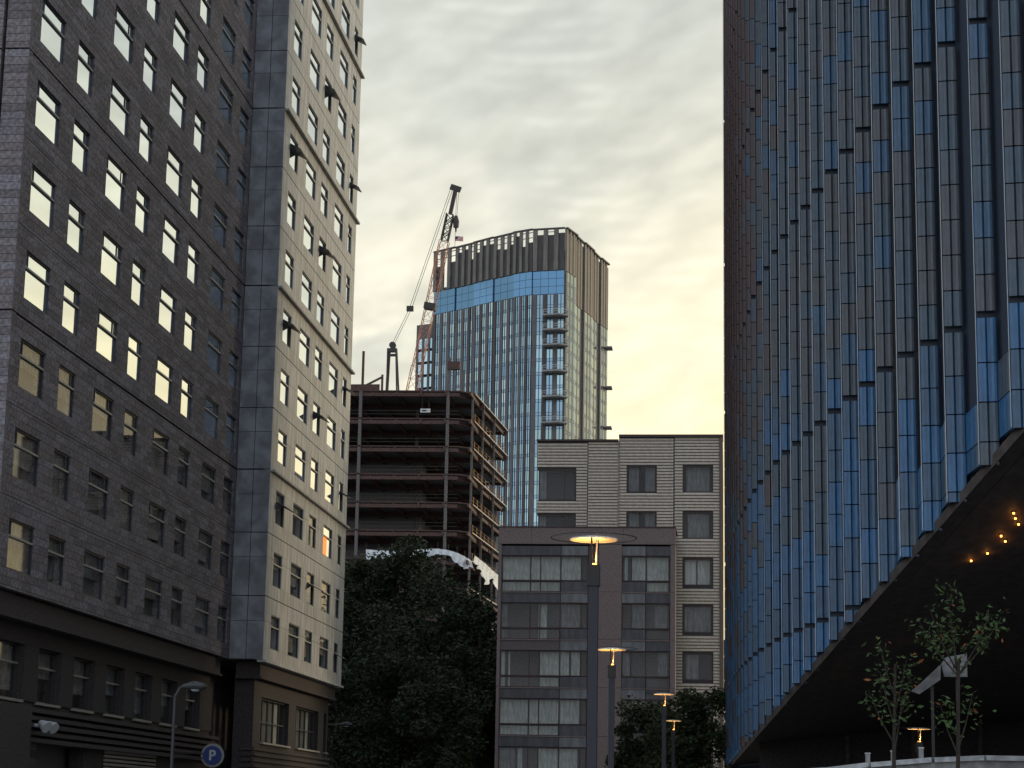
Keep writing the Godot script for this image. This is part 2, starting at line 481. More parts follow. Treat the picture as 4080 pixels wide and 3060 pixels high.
	pbox("lower_wall", W(oA - 1.25, 2.2, 91.7), W(oA - 0.66, 3.59, 83.7), M.brown_dark, t)
	pbox("lower_wall", W(oA - 1.25, 2.2, 81.2), W(oA - 0.66, 3.592, 73.0), M.brown_dark, t)
	pbox("pier", W(oA - 1.4, -1.6, 73.0), W(oA - 0.1, 3.4, 68.1), M.brown_stone, t)
	for k in 16:
		pbeam("louver_slat", W(oA - 0.62, 2.12 - 0.16 * k, 91.6), W(oA - 0.62, 2.12 - 0.16 * k, 83.8), 0.05, 0.1, M.frame_light, t)
	for k in 6:
		pbox("quoin", W(oA - 1.3, 1.9 - 0.55 * k, 74.6), W(oA - 0.4, 2.16 - 0.55 * k, 73.05), M.brown_stone, t)
	# base wall B
	pbox("base_lintel", W(oB - 1.6, 5.45, 122.6), W(oB - 0.62, 6.22, 102.9), M.brown_dark, t)
	pbox("lower_wall", W(oB - 1.6, -1.6, 122.6), W(oB - 0.62, 3.24, 102.9), M.brown_dark, t)
	for sg in [[102.9, 104.65], [111.45, 113.35], [119.75, 121.4], [122.2, 122.6]]:
		pbox("base_pier", W(oB - 1.6, 3.245, sg[1]), W(oB - 0.62, 5.445, sg[0]), M.brown_dark, t)
	for sg in [[104.65, 111.45], [113.35, 119.75], [121.4, 122.2]]:
		var n := 5 if sg[1] - sg[0] > 2 else 1
		var w: float = sg[1] - sg[0]
		var fb := MB.new()
		for k in n + 1: fb.box(Vector3(-0.1, 0, -w * k / n - 0.03), Vector3(0, 2.2, -w * k / n + 0.03))
		for yy in [0.0, 1.0, 2.14]: fb.box(Vector3(-0.09, yy, -w), Vector3(-0.01, yy + 0.06, 0))
		var f := part("window", fb.mesh(), M.frame_dark, t, W(oB - 0.85, 3.245, sg[0]) - org)
		for k in n:
			var pn := MB.new(); pn.box(Vector3(-0.06, 0.06, -w * (k + 1) / n + 0.04), Vector3(-0.05, 2.14, -w * k / n - 0.04))
			part("pane", pn.mesh(), M.glass_clear, f)
			var cu := MB.new(); cu.box(Vector3(-0.32, 0.06, -w * (k + 1) / n + 0.1), Vector3(-0.3, 2.14, -w * k / n - 0.1))
			part("blind", cu.mesh(), M.curtain_grey if (k + n) % 3 else M.curtain_pale, f)
		pbox("sill", W(oB - 0.7, 3.15, sg[1]), W(oB - 0.45, 3.24, sg[0]), M.frame_light, t)
	for k in 4:
		var yb := 2.95 - 0.27 * k
		pbox("string_course", W(oB - 1.2, yb - 0.15, 122.65), W(oB - 0.5 + 0.04 * (k % 2), yb, 102.8), M.brown_stone, t)
	# things fixed to it
	var fl2 := thing("floodlight", "white twin floodlight fixed above the dark garage entrance", "floodlight", W(oA - 0.3, 2.65, 73.9))
	var q := MB.new(); q.tube(W(oA - 0.3, 2.75, 73.9), W(oA + 0.1, 2.75, 73.9), 0.06, 0.06)
	wpart("bracket", q, M.white_paint, fl2)
	for dz in [-0.42, 0.42]:
		var hd := MB.new()
		var ce := W(oA + 0.15, 2.76, 73.9 + dz)
		hd.tube(ce + Vector3(-0.1, 0.08, 0.0), ce + Vector3(0.12, -0.05, 0.1), 0.10, 0.2, 14); hd.tube(ce + Vector3(0.12, -0.05, 0.1), ce + Vector3(0.2, -0.1, 0.14), 0.2, 0.21, 14)
		hd.beam(W(oA + 0.1, 2.76, 73.9), ce, 0.07, 0.07)
		wpart("lamp_housing", hd, M.white_paint, fl2)
	var sg2 := thing("parking_sign", "round blue parking sign with a white letter P on a wall bracket", "sign", W(-22.49, 2.27, 93))
	var ds := MB.new(); ds.tube(W(-22.49, 2.27, 93.09), W(-22.49, 2.27, 92.91), 0.41, 0.41, 36)
	wpart("disc", ds, M.sign_blue, sg2)
	var rm := MB.new()
	for k in 36:
		var a0 := TAU * k / 36; var a1 := TAU * (k + 1) / 36
		rm.beam(W(-22.49 + 0.42 * cos(a0), 2.27 + 0.42 * sin(a0), 93), W(-22.49 + 0.42 * cos(a1), 2.27 + 0.42 * sin(a1), 93), 0.03, 0.2)
	wpart("rim", rm, M.frame_light, sg2)
	var tx := TextMesh.new()
	var fo := SystemFont.new(); fo.font_names = PackedStringArray(["Droid Sans"]); fo.font_weight = 700
	tx.font = fo; tx.text = "P"; tx.font_size = 64; tx.pixel_size = 0.0098; tx.depth = 0.015
	part("letter", tx, M.white_paint, sg2, Vector3(0, 0, 0.1))
	var br := MB.new(); br.beam(W(-22.9, 2.35, 93), W(-24.75, 2.35, 93), 0.06, 0.06); br.beam(W(-22.9, 2.15, 93), W(-24.75, 2.15, 93), 0.06, 0.06)
	wpart("bracket", br, M.lamp_head, sg2)

# ------------------------------------------------------------------ slatted building across the far end
func curtain_mesh(w: float, h: float, sd: int) -> ArrayMesh:
	var b := MB.new()
	var n := maxi(6, int(w / 0.07))
	var r := RandomNumberGenerator.new(); r.seed = sd
	var px := 0.0; var pz := 0.0
	for i in n:
		var x := w * (i + 1) / n
		var z := 0.018 * sin(i * 1.3 + sd) + r.randf_range(-0.012, 0.012)
		b.quad(Vector3(px, h, pz), Vector3(x, h, z), Vector3(x, 0, z), Vector3(px, 0, pz))
		px = x; pz = z
	return b.mesh()

func front_window(parent: Node, o0: float, o1: float, h0: float, h1: float, s: float, divs: Array, curtains: Array, fm: Material, fw := 0.09) -> void:
	# set in a wall that faces the street's near end (+z)
	var w := o1 - o0; var h := h1 - h0
	var b := MB.new()
	b.box(Vector3(0, 0, -0.12), Vector3(w, fw, 0)); b.box(Vector3(0, h - fw, -0.12), Vector3(w, h, 0))
	var xs := [0.0]
	for d in divs: xs.append(d)
	xs.append(w)
	for x in xs:
		var xa := clampf(x - fw / 2, 0, w - fw)
		b.box(Vector3(xa, fw, -0.12), Vector3(xa + fw, h - fw, -0.002))
	var f := part("window", b.mesh(), fm, parent, W(o0, h0, s) - org)
	for k in xs.size() - 1:
		var pn := MB.new(); pn.box(Vector3(xs[k] + fw / 2, fw * 0.9, -0.07), Vector3(xs[k + 1] - fw / 2, h - fw * 0.9, -0.055))
		part("pane", pn.mesh(), M.glass_clear, f)
	for cu in curtains:
		part("curtain", curtain_mesh(cu[1] - cu[0], h - 0.06, int(o0 * 7 + h0 * 3 + cu[0] * 11)), M[cu[2]], f, Vector3(cu[0], 0.03, -0.32))
	pbox("room", W(o0 - 0.02, h0 - 0.02, s + 1.62), W(o1 + 0.02, h1 + 0.02, s + 1.6), M.room, parent)

var slat_mesh: ArrayMesh
func slatted_building() -> void:
	var S := 140.56
	var t := thing("slatted_building", "grey-beige building clad in thin horizontal slats with square dark windows", "building", W(-6.5, -1.6, 150))
	var wins := []
	for k in 3: wins.append([-12.53, -10.04, 20.62 - 3.09 * k, 22.7 - 3.09 * k, 0])
	for k in 3: wins.append([-6.58, -4.65, 21.17 - 3.1 * k, 22.95 - 3.1 * k, 1])
	for k in 7: wins.append([-2.84, -0.91, 21.18 - 3.11 * k, 22.95 - 3.11 * k, 2])
	var b := MB.new()
	# body with real window recesses: a back volume and a front skin in columns
	b.box(W(-12.6, -1.6, 160), W(-0.42, 24.6, S + 1.65))
	b.box(W(-12.58, 24.2, S + 1.7), W(-7.17, 24.62, S + 0.1)); b.box(W(-7.15, 24.2, S + 1.7), W(-0.42, 24.9, S + 0.1))
	for col in [[-12.6, -10.04, 0], [-10.04, -6.58, -1], [-6.58, -4.65, 1], [-4.65, -2.84, -1], [-2.84, -0.91, 2], [-0.91, -0.42, -1]]:
		var yb := -1.6
		var ws := []
		for w in wins:
			if w[4] == col[2]: ws.append(w)
		ws.reverse()
		for w in ws:
			b.box(W(col[0], yb, S + 1.65), W(col[1], w[2], S + 0.12)); yb = w[3]
		b.box(W(col[0], yb, S + 1.65), W(col[1], 24.5, S + 0.12))
	wpart("wall", b, M.seam, t)
	var pr := MB.new()     # slat profile along x, unit length, leaning lip
	var prof := [Vector2(0.0, -0.085), Vector2(0.075, -0.085), Vector2(0.085, -0.05), Vector2(0.035, 0.085), Vector2(0.0, 0.085)]
	for k in prof.size() - 1:
		var p: Vector2 = prof[k]; var q: Vector2 = prof[k + 1]
		pr.quad(Vector3(-0.5, q.y, q.x), Vector3(0.5, q.y, q.x), Vector3(0.5, p.y, p.x), Vector3(-0.5, p.y, p.x))
	for sx in [-0.5, 0.5]:
		for k in range(1, prof.size() - 1):
			pr.tri(Vector3(sx, prof[0].y, prof[0].x), Vector3(sx, prof[k].y, prof[k].x), Vector3(sx, prof[k + 1].y, prof[k + 1].x))
	slat_mesh = pr.mesh()
	var segs := [[-12.62, -9.26, 17.9, 24.5], [-9.2, -7.2, 17.9, 24.6], [-7.1, -3.5, 17.9, 24.85], [-3.42, -0.44, 2.0, 24.9]]
	for sgm in segs:
		var y: float = sgm[3] - 0.1
		while y > sgm[2]:
			var iv := [[sgm[0], sgm[1]]]
			for w in wins:
				if y > w[2] - 0.1 and y < w[3] + 0.1:
					var nx := []
					for i in iv:
						if w[1] <= i[0] or w[0] >= i[1]: nx.append(i); continue
						if w[0] - 0.05 > i[0] + 0.15: nx.append([i[0], w[0] - 0.05])
						if w[1] + 0.05 < i[1] - 0.15: nx.append([w[1] + 0.05, i[1]])
					iv = nx
			for i in iv:
				part("slat", slat_mesh, M["slat_%d" % rng.randi_range(0, 2)], t, W((i[0] + i[1]) / 2, y, S + 0.12) - org, Basis().scaled(Vector3(i[1] - i[0], 1, 1)))
			y -= 0.207
	pbox("coping", W(-12.7, 24.63, S + 2), W(-7.19, 24.75, S - 0.05), M.frame_brown, t)
	pbox("coping", W(-7.16, 24.91, S + 2), W(-0.18, 25.08, S - 0.05), M.frame_brown, t)
	pbox("downpipe", W(-7.17, 2.0, S + 0.1), W(-7.13, 24.6, S - 0.02), M.slat_2, t)
	pbox("corner_trim", W(-0.42, -1.6, 160), W(-0.2, 24.9, S - 0.02), M.trim_tan, t)
	var sd := 0
	for w in wins:
		sd += 1
		var ww: float = w[1] - w[0]
		var cu := []
		if w[4] == 0: cu = [[0.05, 0.5, "curtain_grey"]]
		elif w[4] == 1: cu = [[0.1, ww * 0.4, "curtain_grey"], [ww * 0.62, ww - 0.1, "curtain_grey"]]
		else:
			cu = [[[0.2, 1.75, "curtain_grey"]], [[0.3, 1.7, "curtain_grey"]], [[0.12, 0.85, "curtain_white"], [0.95, 1.75, "curtain_pale"]], [[0.1, 1.8, "curtain_grey"]], [[0.2, 1.0, "curtain_grey"]], [[0.1, 0.9, "curtain_pale"]], []][sd - 7]
		front_window(t, w[0], w[1], w[2], w[3], S + 0.1, [ww * 0.7] if w[4] == 0 else ([ww * 0.52] if w[4] == 1 else []), cu, M.frame_brown, 0.07)

# ------------------------------------------------------------------ mauve panelled block
func panel_building() -> void:
	var S := 136.06; var P := 3.05
	var t := thing("panel_building", "mauve-brown panelled block with wide curtained windows in front of slatted building", "building", W(-9, -1.6, 138))
	var b := MB.new()
	b.box(W(-14.6, -1.6, 140.4), W(-3.3, 18.0, S + 1.66))
	b.box(W(-14.6, 17.1, S + 1.7), W(-3.3, 18.0, S + 0.12))
	wpart("wall", b, M.mauve_dark, t)
	for sg in [[-14.66, -12.55], [-12.53, -8.0], [-7.98, -6.6], [-6.58, -3.24]]:
		pbox("parapet_panel", W(sg[0], 17.1, S + 0.5), W(sg[1], 18.18 - 0.02, S), M.mauve, t)
	pbox("coping", W(-14.7, 18.17, 140.4), W(-3.2, 18.24, S - 0.03), M.frame_brown, t)
	for sg in [[-14.66, -14.46], [-8.14, -6.68], [-3.56, -3.24]]:
		var y := 17.07
		while y > -1.5:
			pbox("pier_panel", W(sg[0], y - P + 0.02, S + 1.7), W(sg[1], y, S + (0.0 if sg[0] > -8.2 and sg[0] < -8 else 0.02)), M.mauve, t)
			y -= P
	pbox("pier_reveal", W(-8.84, -1.6, S + 1.7), W(-8.16, 17.06, S + 0.3), M.mauve_dark, t)
	var pale := "curtain_pale"; var gr := "curtain_grey"
	var plans := [
		[[[0.05, 1.8, pale], [1.9, 2.46, pale], [2.54, 3.76, pale], [3.86, 5.1, pale]], [[0.15, 0.35, pale], [0.62, 1.48, pale], [1.58, 2.95, pale]]],
		[[[0.0, 0.4, gr], [2.42, 2.95, pale], [3.85, 5.1, gr]], [[0.6, 1.45, gr], [2.1, 2.9, gr]]],
		[[[0.0, 0.3, pale], [0.5, 0.62, pale], [2.54, 3.76, pale], [3.86, 4.4, pale], [4.55, 5.1, pale]], [[0.05, 0.5, gr], [2.3, 2.9, gr]]],
		[[[0.05, 1.8, pale], [1.9, 2.46, pale], [2.54, 3.76, pale], [3.86, 5.1, pale]], [[0.6, 1.48, pale]]],
		[[[0.05, 1.0, gr], [1.2, 1.5, pale], [2.54, 3.76, pale], [3.86, 5.0, pale]], [[1.58, 2.95, gr]]],
		[[[0.05, 1.8, gr], [3.86, 5.1, pale]], [[0.6, 1.48, gr]]]]
	for k in 6:
		var y := 16.98 - P * k
		pbox("spandrel_panel", W(-14.44, y - 0.6, S + 1.6), W(-10.62, y, S + 0.1), M.mauve_dark if k == 2 else M.spandrel_dark, t)
		pbox("spandrel_panel", W(-10.58, y - 0.6, S + 1.6), W(-8.86, y, S + 0.08), M.spandrel_pale, t)
		pbox("spandrel_panel", W(-6.66, y - 0.6, S + 1.6), W(-5.16, y, S + 0.08), M.spandrel_pale, t)
		pbox("spandrel_panel", W(-5.12, y - 0.6, S + 1.6), W(-3.58, y, S + 0.1), M.spandrel_dark, t)
		front_window(t, -14.44, -8.86, y - 2.25, y - 0.64, S + 0.12, [1.88, 2.52, 3.82, 5.16], plans[k][0], M.frame_brown, 0.06)
		front_window(t, -6.66, -3.58, y - 2.25, y - 0.64, S + 0.12, [0.6, 1.53], plans[k][1], M.frame_brown, 0.06)
		var low := []
		for c in plans[k][0]:
			if c[0] < 3.7: low.append([c[0], minf(c[1], 3.76), c[2]])
		front_window(t, -14.44, -10.62, y - 2.95, y - 2.29, S + 0.12, [1.88, 2.52], low, M.frame_brown, 0.05)
		pbox("spandrel_panel", W(-10.58, y - 2.95, S + 1.6), W(-8.86, y - 2.29, S + 0.1), M.spandrel_dark, t)
		pbox("spandrel_panel", W(-6.66, y - 2.95, S + 1.6), W(-5.16, y - 2.29, S + 0.1), M.spandrel_dark, t)
		front_window(t, -5.12, -3.58, y - 2.95, y - 2.29, S + 0.12, [], [[0.05, 1.4, pale]] if k == 0 else [], M.frame_brown, 0.05)
		pbox("ledge", W(-14.44, y - 3.03, S + 1.6), W(-8.86, y - 2.96, S + 0.04), M.mauve, t)
		pbox("ledge", W(-6.66, y - 3.03, S + 1.6), W(-3.58, y - 2.96, S + 0.04), M.mauve, t)

# ------------------------------------------------------------------ glass tower
func glass_tower() -> void:
	var t := thing("glass_tower", "tall glass tower with bronze vertical strips, slatted crown and corner balconies", "building", W(-50, -1.6, 500))
	var top := 134.94
	var fl := [Vector2(-70.83, -501.2), Vector2(-65.07, -496.6), Vector2(-59.91, -492.4), Vector2(-54.81, -488.0), Vector2(-49.5, -483.8), Vector2(-44.96, -481.3), Vector2(-37.46, -480.0)]
	var fr := [Vector2(-37.46, -480.0), Vector2(-35.56, -486.5), Vector2(-34.08, -493.5), Vector2(-32.45, -500.6), Vector2(-31.0, -508.0), Vector2(-29.54, -514.1)]
	var body := PackedVector2Array()
	for p in fl: body.append(p)
	for k in range(1, 6): body.append(fr[k])
	body.append(Vector2(-50, -525)); body.append(Vector2(-72, -512))
	var cen := Vector2(-48, -502)
	var inner := PackedVector2Array()
	for p in body: inner.append(p + (cen - p).normalized() * 0.5)
	var b := MB.new()
	b.prism(inner, 0, 119.0 + EYE)
	wpart("wall", b, M.mullion, t)
	var core := PackedVector2Array()
	for p in body: core.append(p + (cen - p).normalized() * 3.2)
	var b2 := MB.new(); b2.prism(core, 118 + EYE, 131.2 + EYE)
	wpart("penthouse", b2, M.bronze_dark, t)
	var pane_count := 0
	var mass := [MB.new(), MB.new(), MB.new()]
	var spm := MB.new()
	var box_on := func(called: String, a: Vector2, d: Vector2, nrm: Vector2, u0: float, u1: float, y0: float, y1: float, out: float, dep: float, m: Material):
		var c2: Vector2 = a + d * ((u0 + u1) / 2) + nrm * (out - dep / 2)
		var bs := Basis(Vector3(d.x, 0, d.y) * (u1 - u0), Vector3(0, y1 - y0, 0), Vector3(nrm.x, 0, nrm.y) * dep)
		return part(called, unit_box, m, t, Vector3(c2.x, (y0 + y1) / 2 + EYE, c2.y) - org, bs)
	# the two street faces, segment by segment, each set out a little past the last
	for side in 2:
		var pts: Array = fl if side == 0 else fr
		for k in pts.size() - 1:
			var a: Vector2 = pts[k]; var z: Vector2 = pts[k + 1]
			var d := (z - a).normalized(); var L := a.distance_to(z)
			var nrm := Vector2(d.y, -d.x)
			if nrm.dot(a - cen) < 0: nrm = -nrm
			var stp := 0.35 if k % 2 == 0 else 0.0
			var nm := 3
			var mw := L / nm
			var ytop := 119.0
			if side == 1: ytop = [124.4, 118.0, 118.0, 118.0, 118.0][k]
			for j in nm:
				var u := mw * j
				var pw := mw * 0.42
				# bronze strip with a lighter neighbour
				box_on.call("bronze_strip", a, d, nrm, u, u + pw * (1.0 if side == 0 else 0.8), 20.0, ytop, (0.25 if side == 0 else 0.09) + stp, 0.6, M.bronze_mid if (j + k) % 3 else M.bronze_dark)
				var g0 := u + pw + 0.06; var g1 := u + mw - 0.06
				box_on.call("mullion", a, d, nrm, (g0 + g1) / 2 - 0.07, (g0 + g1) / 2 + 0.07, 20.0, ytop, (0.16 if side == 0 else 0.08) + stp, 0.3, M.mullion)
				var y := ytop
				while y > 52.0:
					var gm := rng.randi_range(0, 2)
					if side == 0 and k >= 4: gm = 2 if rng.randf() < 0.6 else 0
					if side == 1: gm = 2 if rng.randf() < 0.5 else 0
					for hf in 2:
						var ga := g0 if hf == 0 else (g0 + g1) / 2 + 0.08
						var gb := (g0 + g1) / 2 - 0.08 if hf == 0 else g1
						if pane_count < 298 and y > 66:
							pane_count += 1
							box_on.call("pane", a, d, nrm, ga, gb, y - 2.45, y - 0.06, 0.06 + stp, 0.2, M["tower_glass_%d" % gm])
						else:
							var c2 := a + d * ((ga + gb) / 2) + nrm * (stp - 0.04)
							mass[gm].obox(Vector3(c2.x, y - 1.25 + EYE, c2.y), Basis(Vector3(d.x, 0, d.y), Vector3.UP, Vector3(nrm.x, 0, nrm.y)), Vector3(gb - ga, 2.39, 0.2))
					var c3 := a + d * ((g0 + g1) / 2) + nrm * (stp - 0.06)
					spm.col = Color(1, 1, 1)
					spm.obox(Vector3(c3.x, y - 2.84 + EYE, c3.y), Basis(Vector3(d.x, 0, d.y), Vector3.UP, Vector3(nrm.x, 0, nrm.y)), Vector3(g1 - g0, 0.62, 0.2))
					y -= 3.2
			# glass band under the crown (front) and crown fins
			if side == 0:
				var nb := maxi(3, int(L / 1.9))
				for j in nb:
					for r in 3:
						box_on.call("band_pane", a, d, nrm, L * j / nb + 0.04, L * (j + 1) / nb - 0.04, 119.1 + 1.86 * r, 119.1 + 1.86 * r + 1.78, 0.05 + stp, 0.2, M.tower_band)
				box_on.call("band_backing", a, d, nrm, 0, L, 119.0, 124.7, -0.15 + stp, 0.15, M.mullion)
			var cy0: float = 124.7 if side == 0 else ytop + 0.05
			var nf := 3
			for j in nf:
				var u := L * j / nf
				var fw := L / nf * 0.42
				box_on.call("crown_fin", a, d, nrm, u, u + fw, cy0, top - 0.1, (0.45 if side == 0 else 0.2) + stp, 0.5, M.bronze_light)
				var open_top: float = [3.4, 0.9, 2.6, 1.0, 3.0, 0.6, 2.2][(j * 2 + k * 3) % 7] if side == 0 else 0.5
				if side == 0 and k == 0 and j == 1: open_top = 9.0
				box_on.call("crown_panel", a, d, nrm, u + fw + 0.02, u + L / nf - 0.02, cy0, top - 0.6 - open_top, 0.1 + stp, 0.3, M.bronze_dark)
				if open_top > 0.95:
					for r in 2:
						box_on.call("crown_rail", a, d, nrm, u + fw + 0.02, u + L / nf - 0.02, top - 0.9 - r * 1.25, top - 0.75 - r * 1.25, 0.05 + stp, 0.15, M.bronze_dark)
			box_on.call("crown_cap", a, d, nrm, -0.1, L + 0.1, top - 0.3, top + 0.05, 0.52 + stp, 0.6, M.bronze_dark)
	for k in 3: wpart("lower_panes", mass[k], M["tower_glass_%d" % k], t).set_meta("kind", "stuff")
	wpart("spandrels", spm, M.spandrel_blue, t).set_meta("kind", "stuff")
	# lower wing at the far side
	var wa := Vector2(-75.4, -503.4); var wz := Vector2(-70.9, -501.25)
	var wd := (wz - wa).normalized(); var wn := Vector2(wd.y, -wd.x)
	if wn.y < 0: wn = -wn
	var wb := MB.new(); wb.prism(PackedVector2Array([wa - wn * 0.4, wz - wn * 0.4, wz - wn * 9, wa - wn * 9]), 0, 117.0 + EYE)
	wpart("wing_wall", wb, M.mullion, t)
	box_on.call("wing_panel", wa, wd, wn, 0, 5.0, 113.5, 117.0, 0.1, 0.5, M.bronze_mid)
	for j in 3:
		box_on.call("bronze_strip", wa, wd, wn, 1.7 * j, 1.7 * j + 0.6, 20, 113.4, 0.2, 0.5, M.bronze_mid)
		var y := 113.4
		while y > 60:
			box_on.call("wing_pane", wa, wd, wn, 1.7 * j + 0.65, 1.7 * j + 1.6, y - 2.5, y, 0.05, 0.2, M["tower_glass_%d" % rng.randi_range(0, 1)]); y -= 3.2
	# corner balconies with railings and recess
	for h in [113.7, 110.2, 106.6, 100.4, 94.4, 88.3, 82.2]:
		var bs := MB.new()
		bs.prism(PackedVector2Array([Vector2(-42.3, -478.4), Vector2(-38.4, -477.4), Vector2(-36.3, -479.2), Vector2(-36.8, -481.4), Vector2(-42.0, -481.2)]), h - 0.25 + EYE, h + 0.1 + EYE)
		var bl := wpart("balcony", bs, M.balcony, t)
		var rb := MB.new()
		var rp := [W(-42.2, h + 0.1, 478.5), W(-38.4, h + 0.1, 477.5), W(-36.4, h + 0.1, 479.2), W(-36.8, h + 0.1, 481.2)]
		for i in 3:
			var pa: Vector3 = rp[i]; var pb: Vector3 = rp[i + 1]
			rb.beam(pa + Vector3(0, 1.1, 0), pb + Vector3(0, 1.1, 0), 0.1, 0.1); rb.beam(pa + Vector3(0, 0.6, 0), pb + Vector3(0, 0.6, 0), 0.07, 0.07)
			rb.beam(pa, pa + Vector3(0, 1.1, 0), 0.1, 0.1)
		wpart("railing", rb, M.rail, bl)
	for h in [113.0, 103.0, 93.0, 86.0]:
		pbox("rear_balcony", W(-29.6, h, 515), W(-27.9, h + 0.3, 511), M.balcony, t)

# ------------------------------------------------------------------ steel frame under construction
func steel_frame() -> void:
	var t := thing("steel_frame_building", "unfinished steel frame building with open floors and brown edge beams", "building", W(-48, -1.6, 316))
	var hs := []
	for k in 15: hs.append(60.0 - 4.08 * k)
	var A := Vector2(-66, 299.0); var B := Vector2(-38.4, 300.0); var C := Vector2(-36.4, 302.0); var D := Vector2(-34.7, 332.5)
	var G := Vector2(-66, 332.5)
	for k in hs.size():
		var h: float = hs[k]
		if h < 0: continue
		var dk := MB.new()
		dk.prism(PackedVector2Array([Vector2(A.x, -A.y), Vector2(B.x, -B.y), Vector2(C.x, -C.y), Vector2(D.x, -D.y), Vector2(G.x, -G.y)]), h - 0.14 + EYE, h + EYE)
		wpart("deck", dk, M.deck_under, t)
		for e in [[A, B], [B, C], [C, D], [D, G]]:
			var inset := Vector2(-0.5, 0.7) if e[0] != D else Vector2(0, -0.8)
			if e[0] == A: inset = Vector2(0, 0.05)
			if e[0] == C: inset = Vector2(-0.6, 0.4)
			pbeam("edge_beam", W(e[0].x + inset.x, h - 0.62, e[0].y + inset.y), W(e[1].x + inset.x, h - 0.62, e[1].y + inset.y), 0.3, 0.5, M.steel_brown, t)
			pbeam("edge_angle", W(e[0].x, h - 0.08, e[0].y), W(e[1].x, h - 0.08, e[1].y), 0.12, 0.16, M.edge_sunlit if e[0] == C else M.steel_brown, t)  # the long side's sun highlight is put into its paler colour
		for j in 8:
			var x := -62.0 + 3.6 * j
			pbeam("floor_beam", W(x, h - 0.5, 299.6), W(x + 0.4, h - 0.5, 331), 0.3, 0.55, M.steel_brown, t)
		for z in [309.0, 319.0]:
			pbeam("girder", W(-65, h - 0.6, z), W(-35.8, h - 0.6, z), 0.35, 0.7, M.steel_brown, t)
	# columns
	for cpt in [[-52.8, 299.3, 0.42], [-40.1, 300.0, 0.42], [-36.75, 302.2, 0.3], [-36.2, 311.0, 0.3], [-35.6, 321.0, 0.3], [-34.95, 331.8, 0.3], [-58, 310, 0.4], [-46, 310, 0.4], [-58, 321, 0.4], [-46, 321, 0.4], [-40.5, 331.5, 0.4], [-52, 331.5, 0.4]]:
		for k in hs.size():
			var h: float = hs[k]
			if h < 0: continue
			pbeam("column", W(cpt[0], maxf(h - 4.08, -1.6), cpt[1]), W(cpt[0], h - 0.25, cpt[1]), cpt[2], cpt[2], M.fireproof, t)
	# unseen core and rear walls, added to block light and darken the inside
	for k in range(1, hs.size()):
		if hs[k] < 0: continue
		if k > 2: pbox("blocking_wall", W(-60, hs[k], 327), W(-45.6, hs[k] + 3.8, 312), M.blocking_wall, t)
		if k < 4: continue
		pbox("blocking_rear_wall", W(-44.8, hs[k], 331.2), W(-36.0, hs[k] + 3.85, 330.8), M.blocking_wall, t)
		pbox("blocking_rear_wall", W(-66, hs[k], 331.4), W(-45.3, hs[k] + 3.85, 330.6), M.blocking_wall, t)
	# guard posts, coloured orange for the sun's glints, and cables along open edges
	for k in 6:
		var h: float = hs[k + 1]
		for j in 9:
			var f := (j + 0.3) / 9.0
			var p := C.lerp(D, f)
			pbeam("guard_post", W(p.x - 0.12, h, p.y), W(p.x - 0.12, h + 1.15, p.y), 0.09, 0.09, M.glint_orange, t)
		for yy in [0.6, 1.1]:
			pbeam("guard_cable", W(C.x - 0.12, h + yy, C.y), W(D.x - 0.12, h + yy, D.y), 0.04, 0.04, M.cable, t)
			pbeam("guard_cable", W(A.x, h + yy, A.y + 0.15), W(B.x, h + yy, B.y + 0.15), 0.04, 0.04, M.cable, t)
	# rooftop steel still going up
	pbeam("roof_column", W(-53.6, 60.0, 305), W(-53.6, 67.0, 305), 0.34, 0.34, M.steel_brown, t)
	pbeam("roof_column", W(-50.0, 60.0, 301), W(-50.0, 62.6, 301), 0.3, 0.3, M.steel_brown, t)
	pbeam("roof_parapet", W(-66, 60.5, 300), W(-50.2, 60.5, 300), 0.3, 0.9, M.steel_brown, t)
	pbeam("roof_brace", W(-52.8, 60.8, 301), W(-50.1, 62.2, 301), 0.2, 0.3, M.steel_brown, t)
	for cc in [[-42.1, 316.0, 68.4], [-39.9, 316.0, 66.4], [-36.2, 316.0, 62.4]]:
		pbeam("roof_column", W(cc[0], 60.0, cc[1]), W(cc[0], cc[2], cc[1]), 0.34, 0.34, M.fireproof, t)
	pbox("hoist_platform", W(-42.4, 66.5, 316.6), W(-40.5, 67.7, 315.6), M.steel_brown, t)
	# things in and on it
	var sb := thing("site_board", "white notice board hanging under the top floor of the steel frame", "sign", W(-43.5, 56.9, 300.6))
	pbox("panel", W(-44.2, 56.9, 300.7), W(-42.75, 57.45, 300.6), M.sign_white, sb)
	pbox("print", W(-43.95, 57.05, 300.59), W(-43.3, 57.3, 300.58), M.cable, sb)
	pbox("hanger", W(-44.0, 57.45, 300.68), W(-43.95, 59.3, 300.63), M.cable, sb)
	pbox("hanger", W(-43.0, 57.45, 300.68), W(-42.95, 59.3, 300.63), M.cable, sb)
	tarp("white sheeting with a scalloped hem along the frame's chamfered corner", [W(-42.6, 36.75, 298.7), W(-40.9, 36.8, 298.75), W(-39.4, 36.6, 298.8), W(-38.2, 36.3, 299.4), W(-37.2, 35.9, 300.5), W(-36.3, 35.4, 301.5)], [1.3, 0.8, 0.75, 1.5, 1.7, 1.0], 11)
	tarp("torn white sheeting half hidden by treetops along the frame's long edge", [W(-51.2, 36.6, 298.5), W(-49.4, 36.5, 298.6), W(-47.5, 36.4, 298.6), W(-45.5, 36.5, 298.6), W(-43.6, 36.7, 298.7), W(-42.8, 36.7, 298.7)], [1.5, 1.1, 1.5, 1.0, 1.4, 1.2], 12)
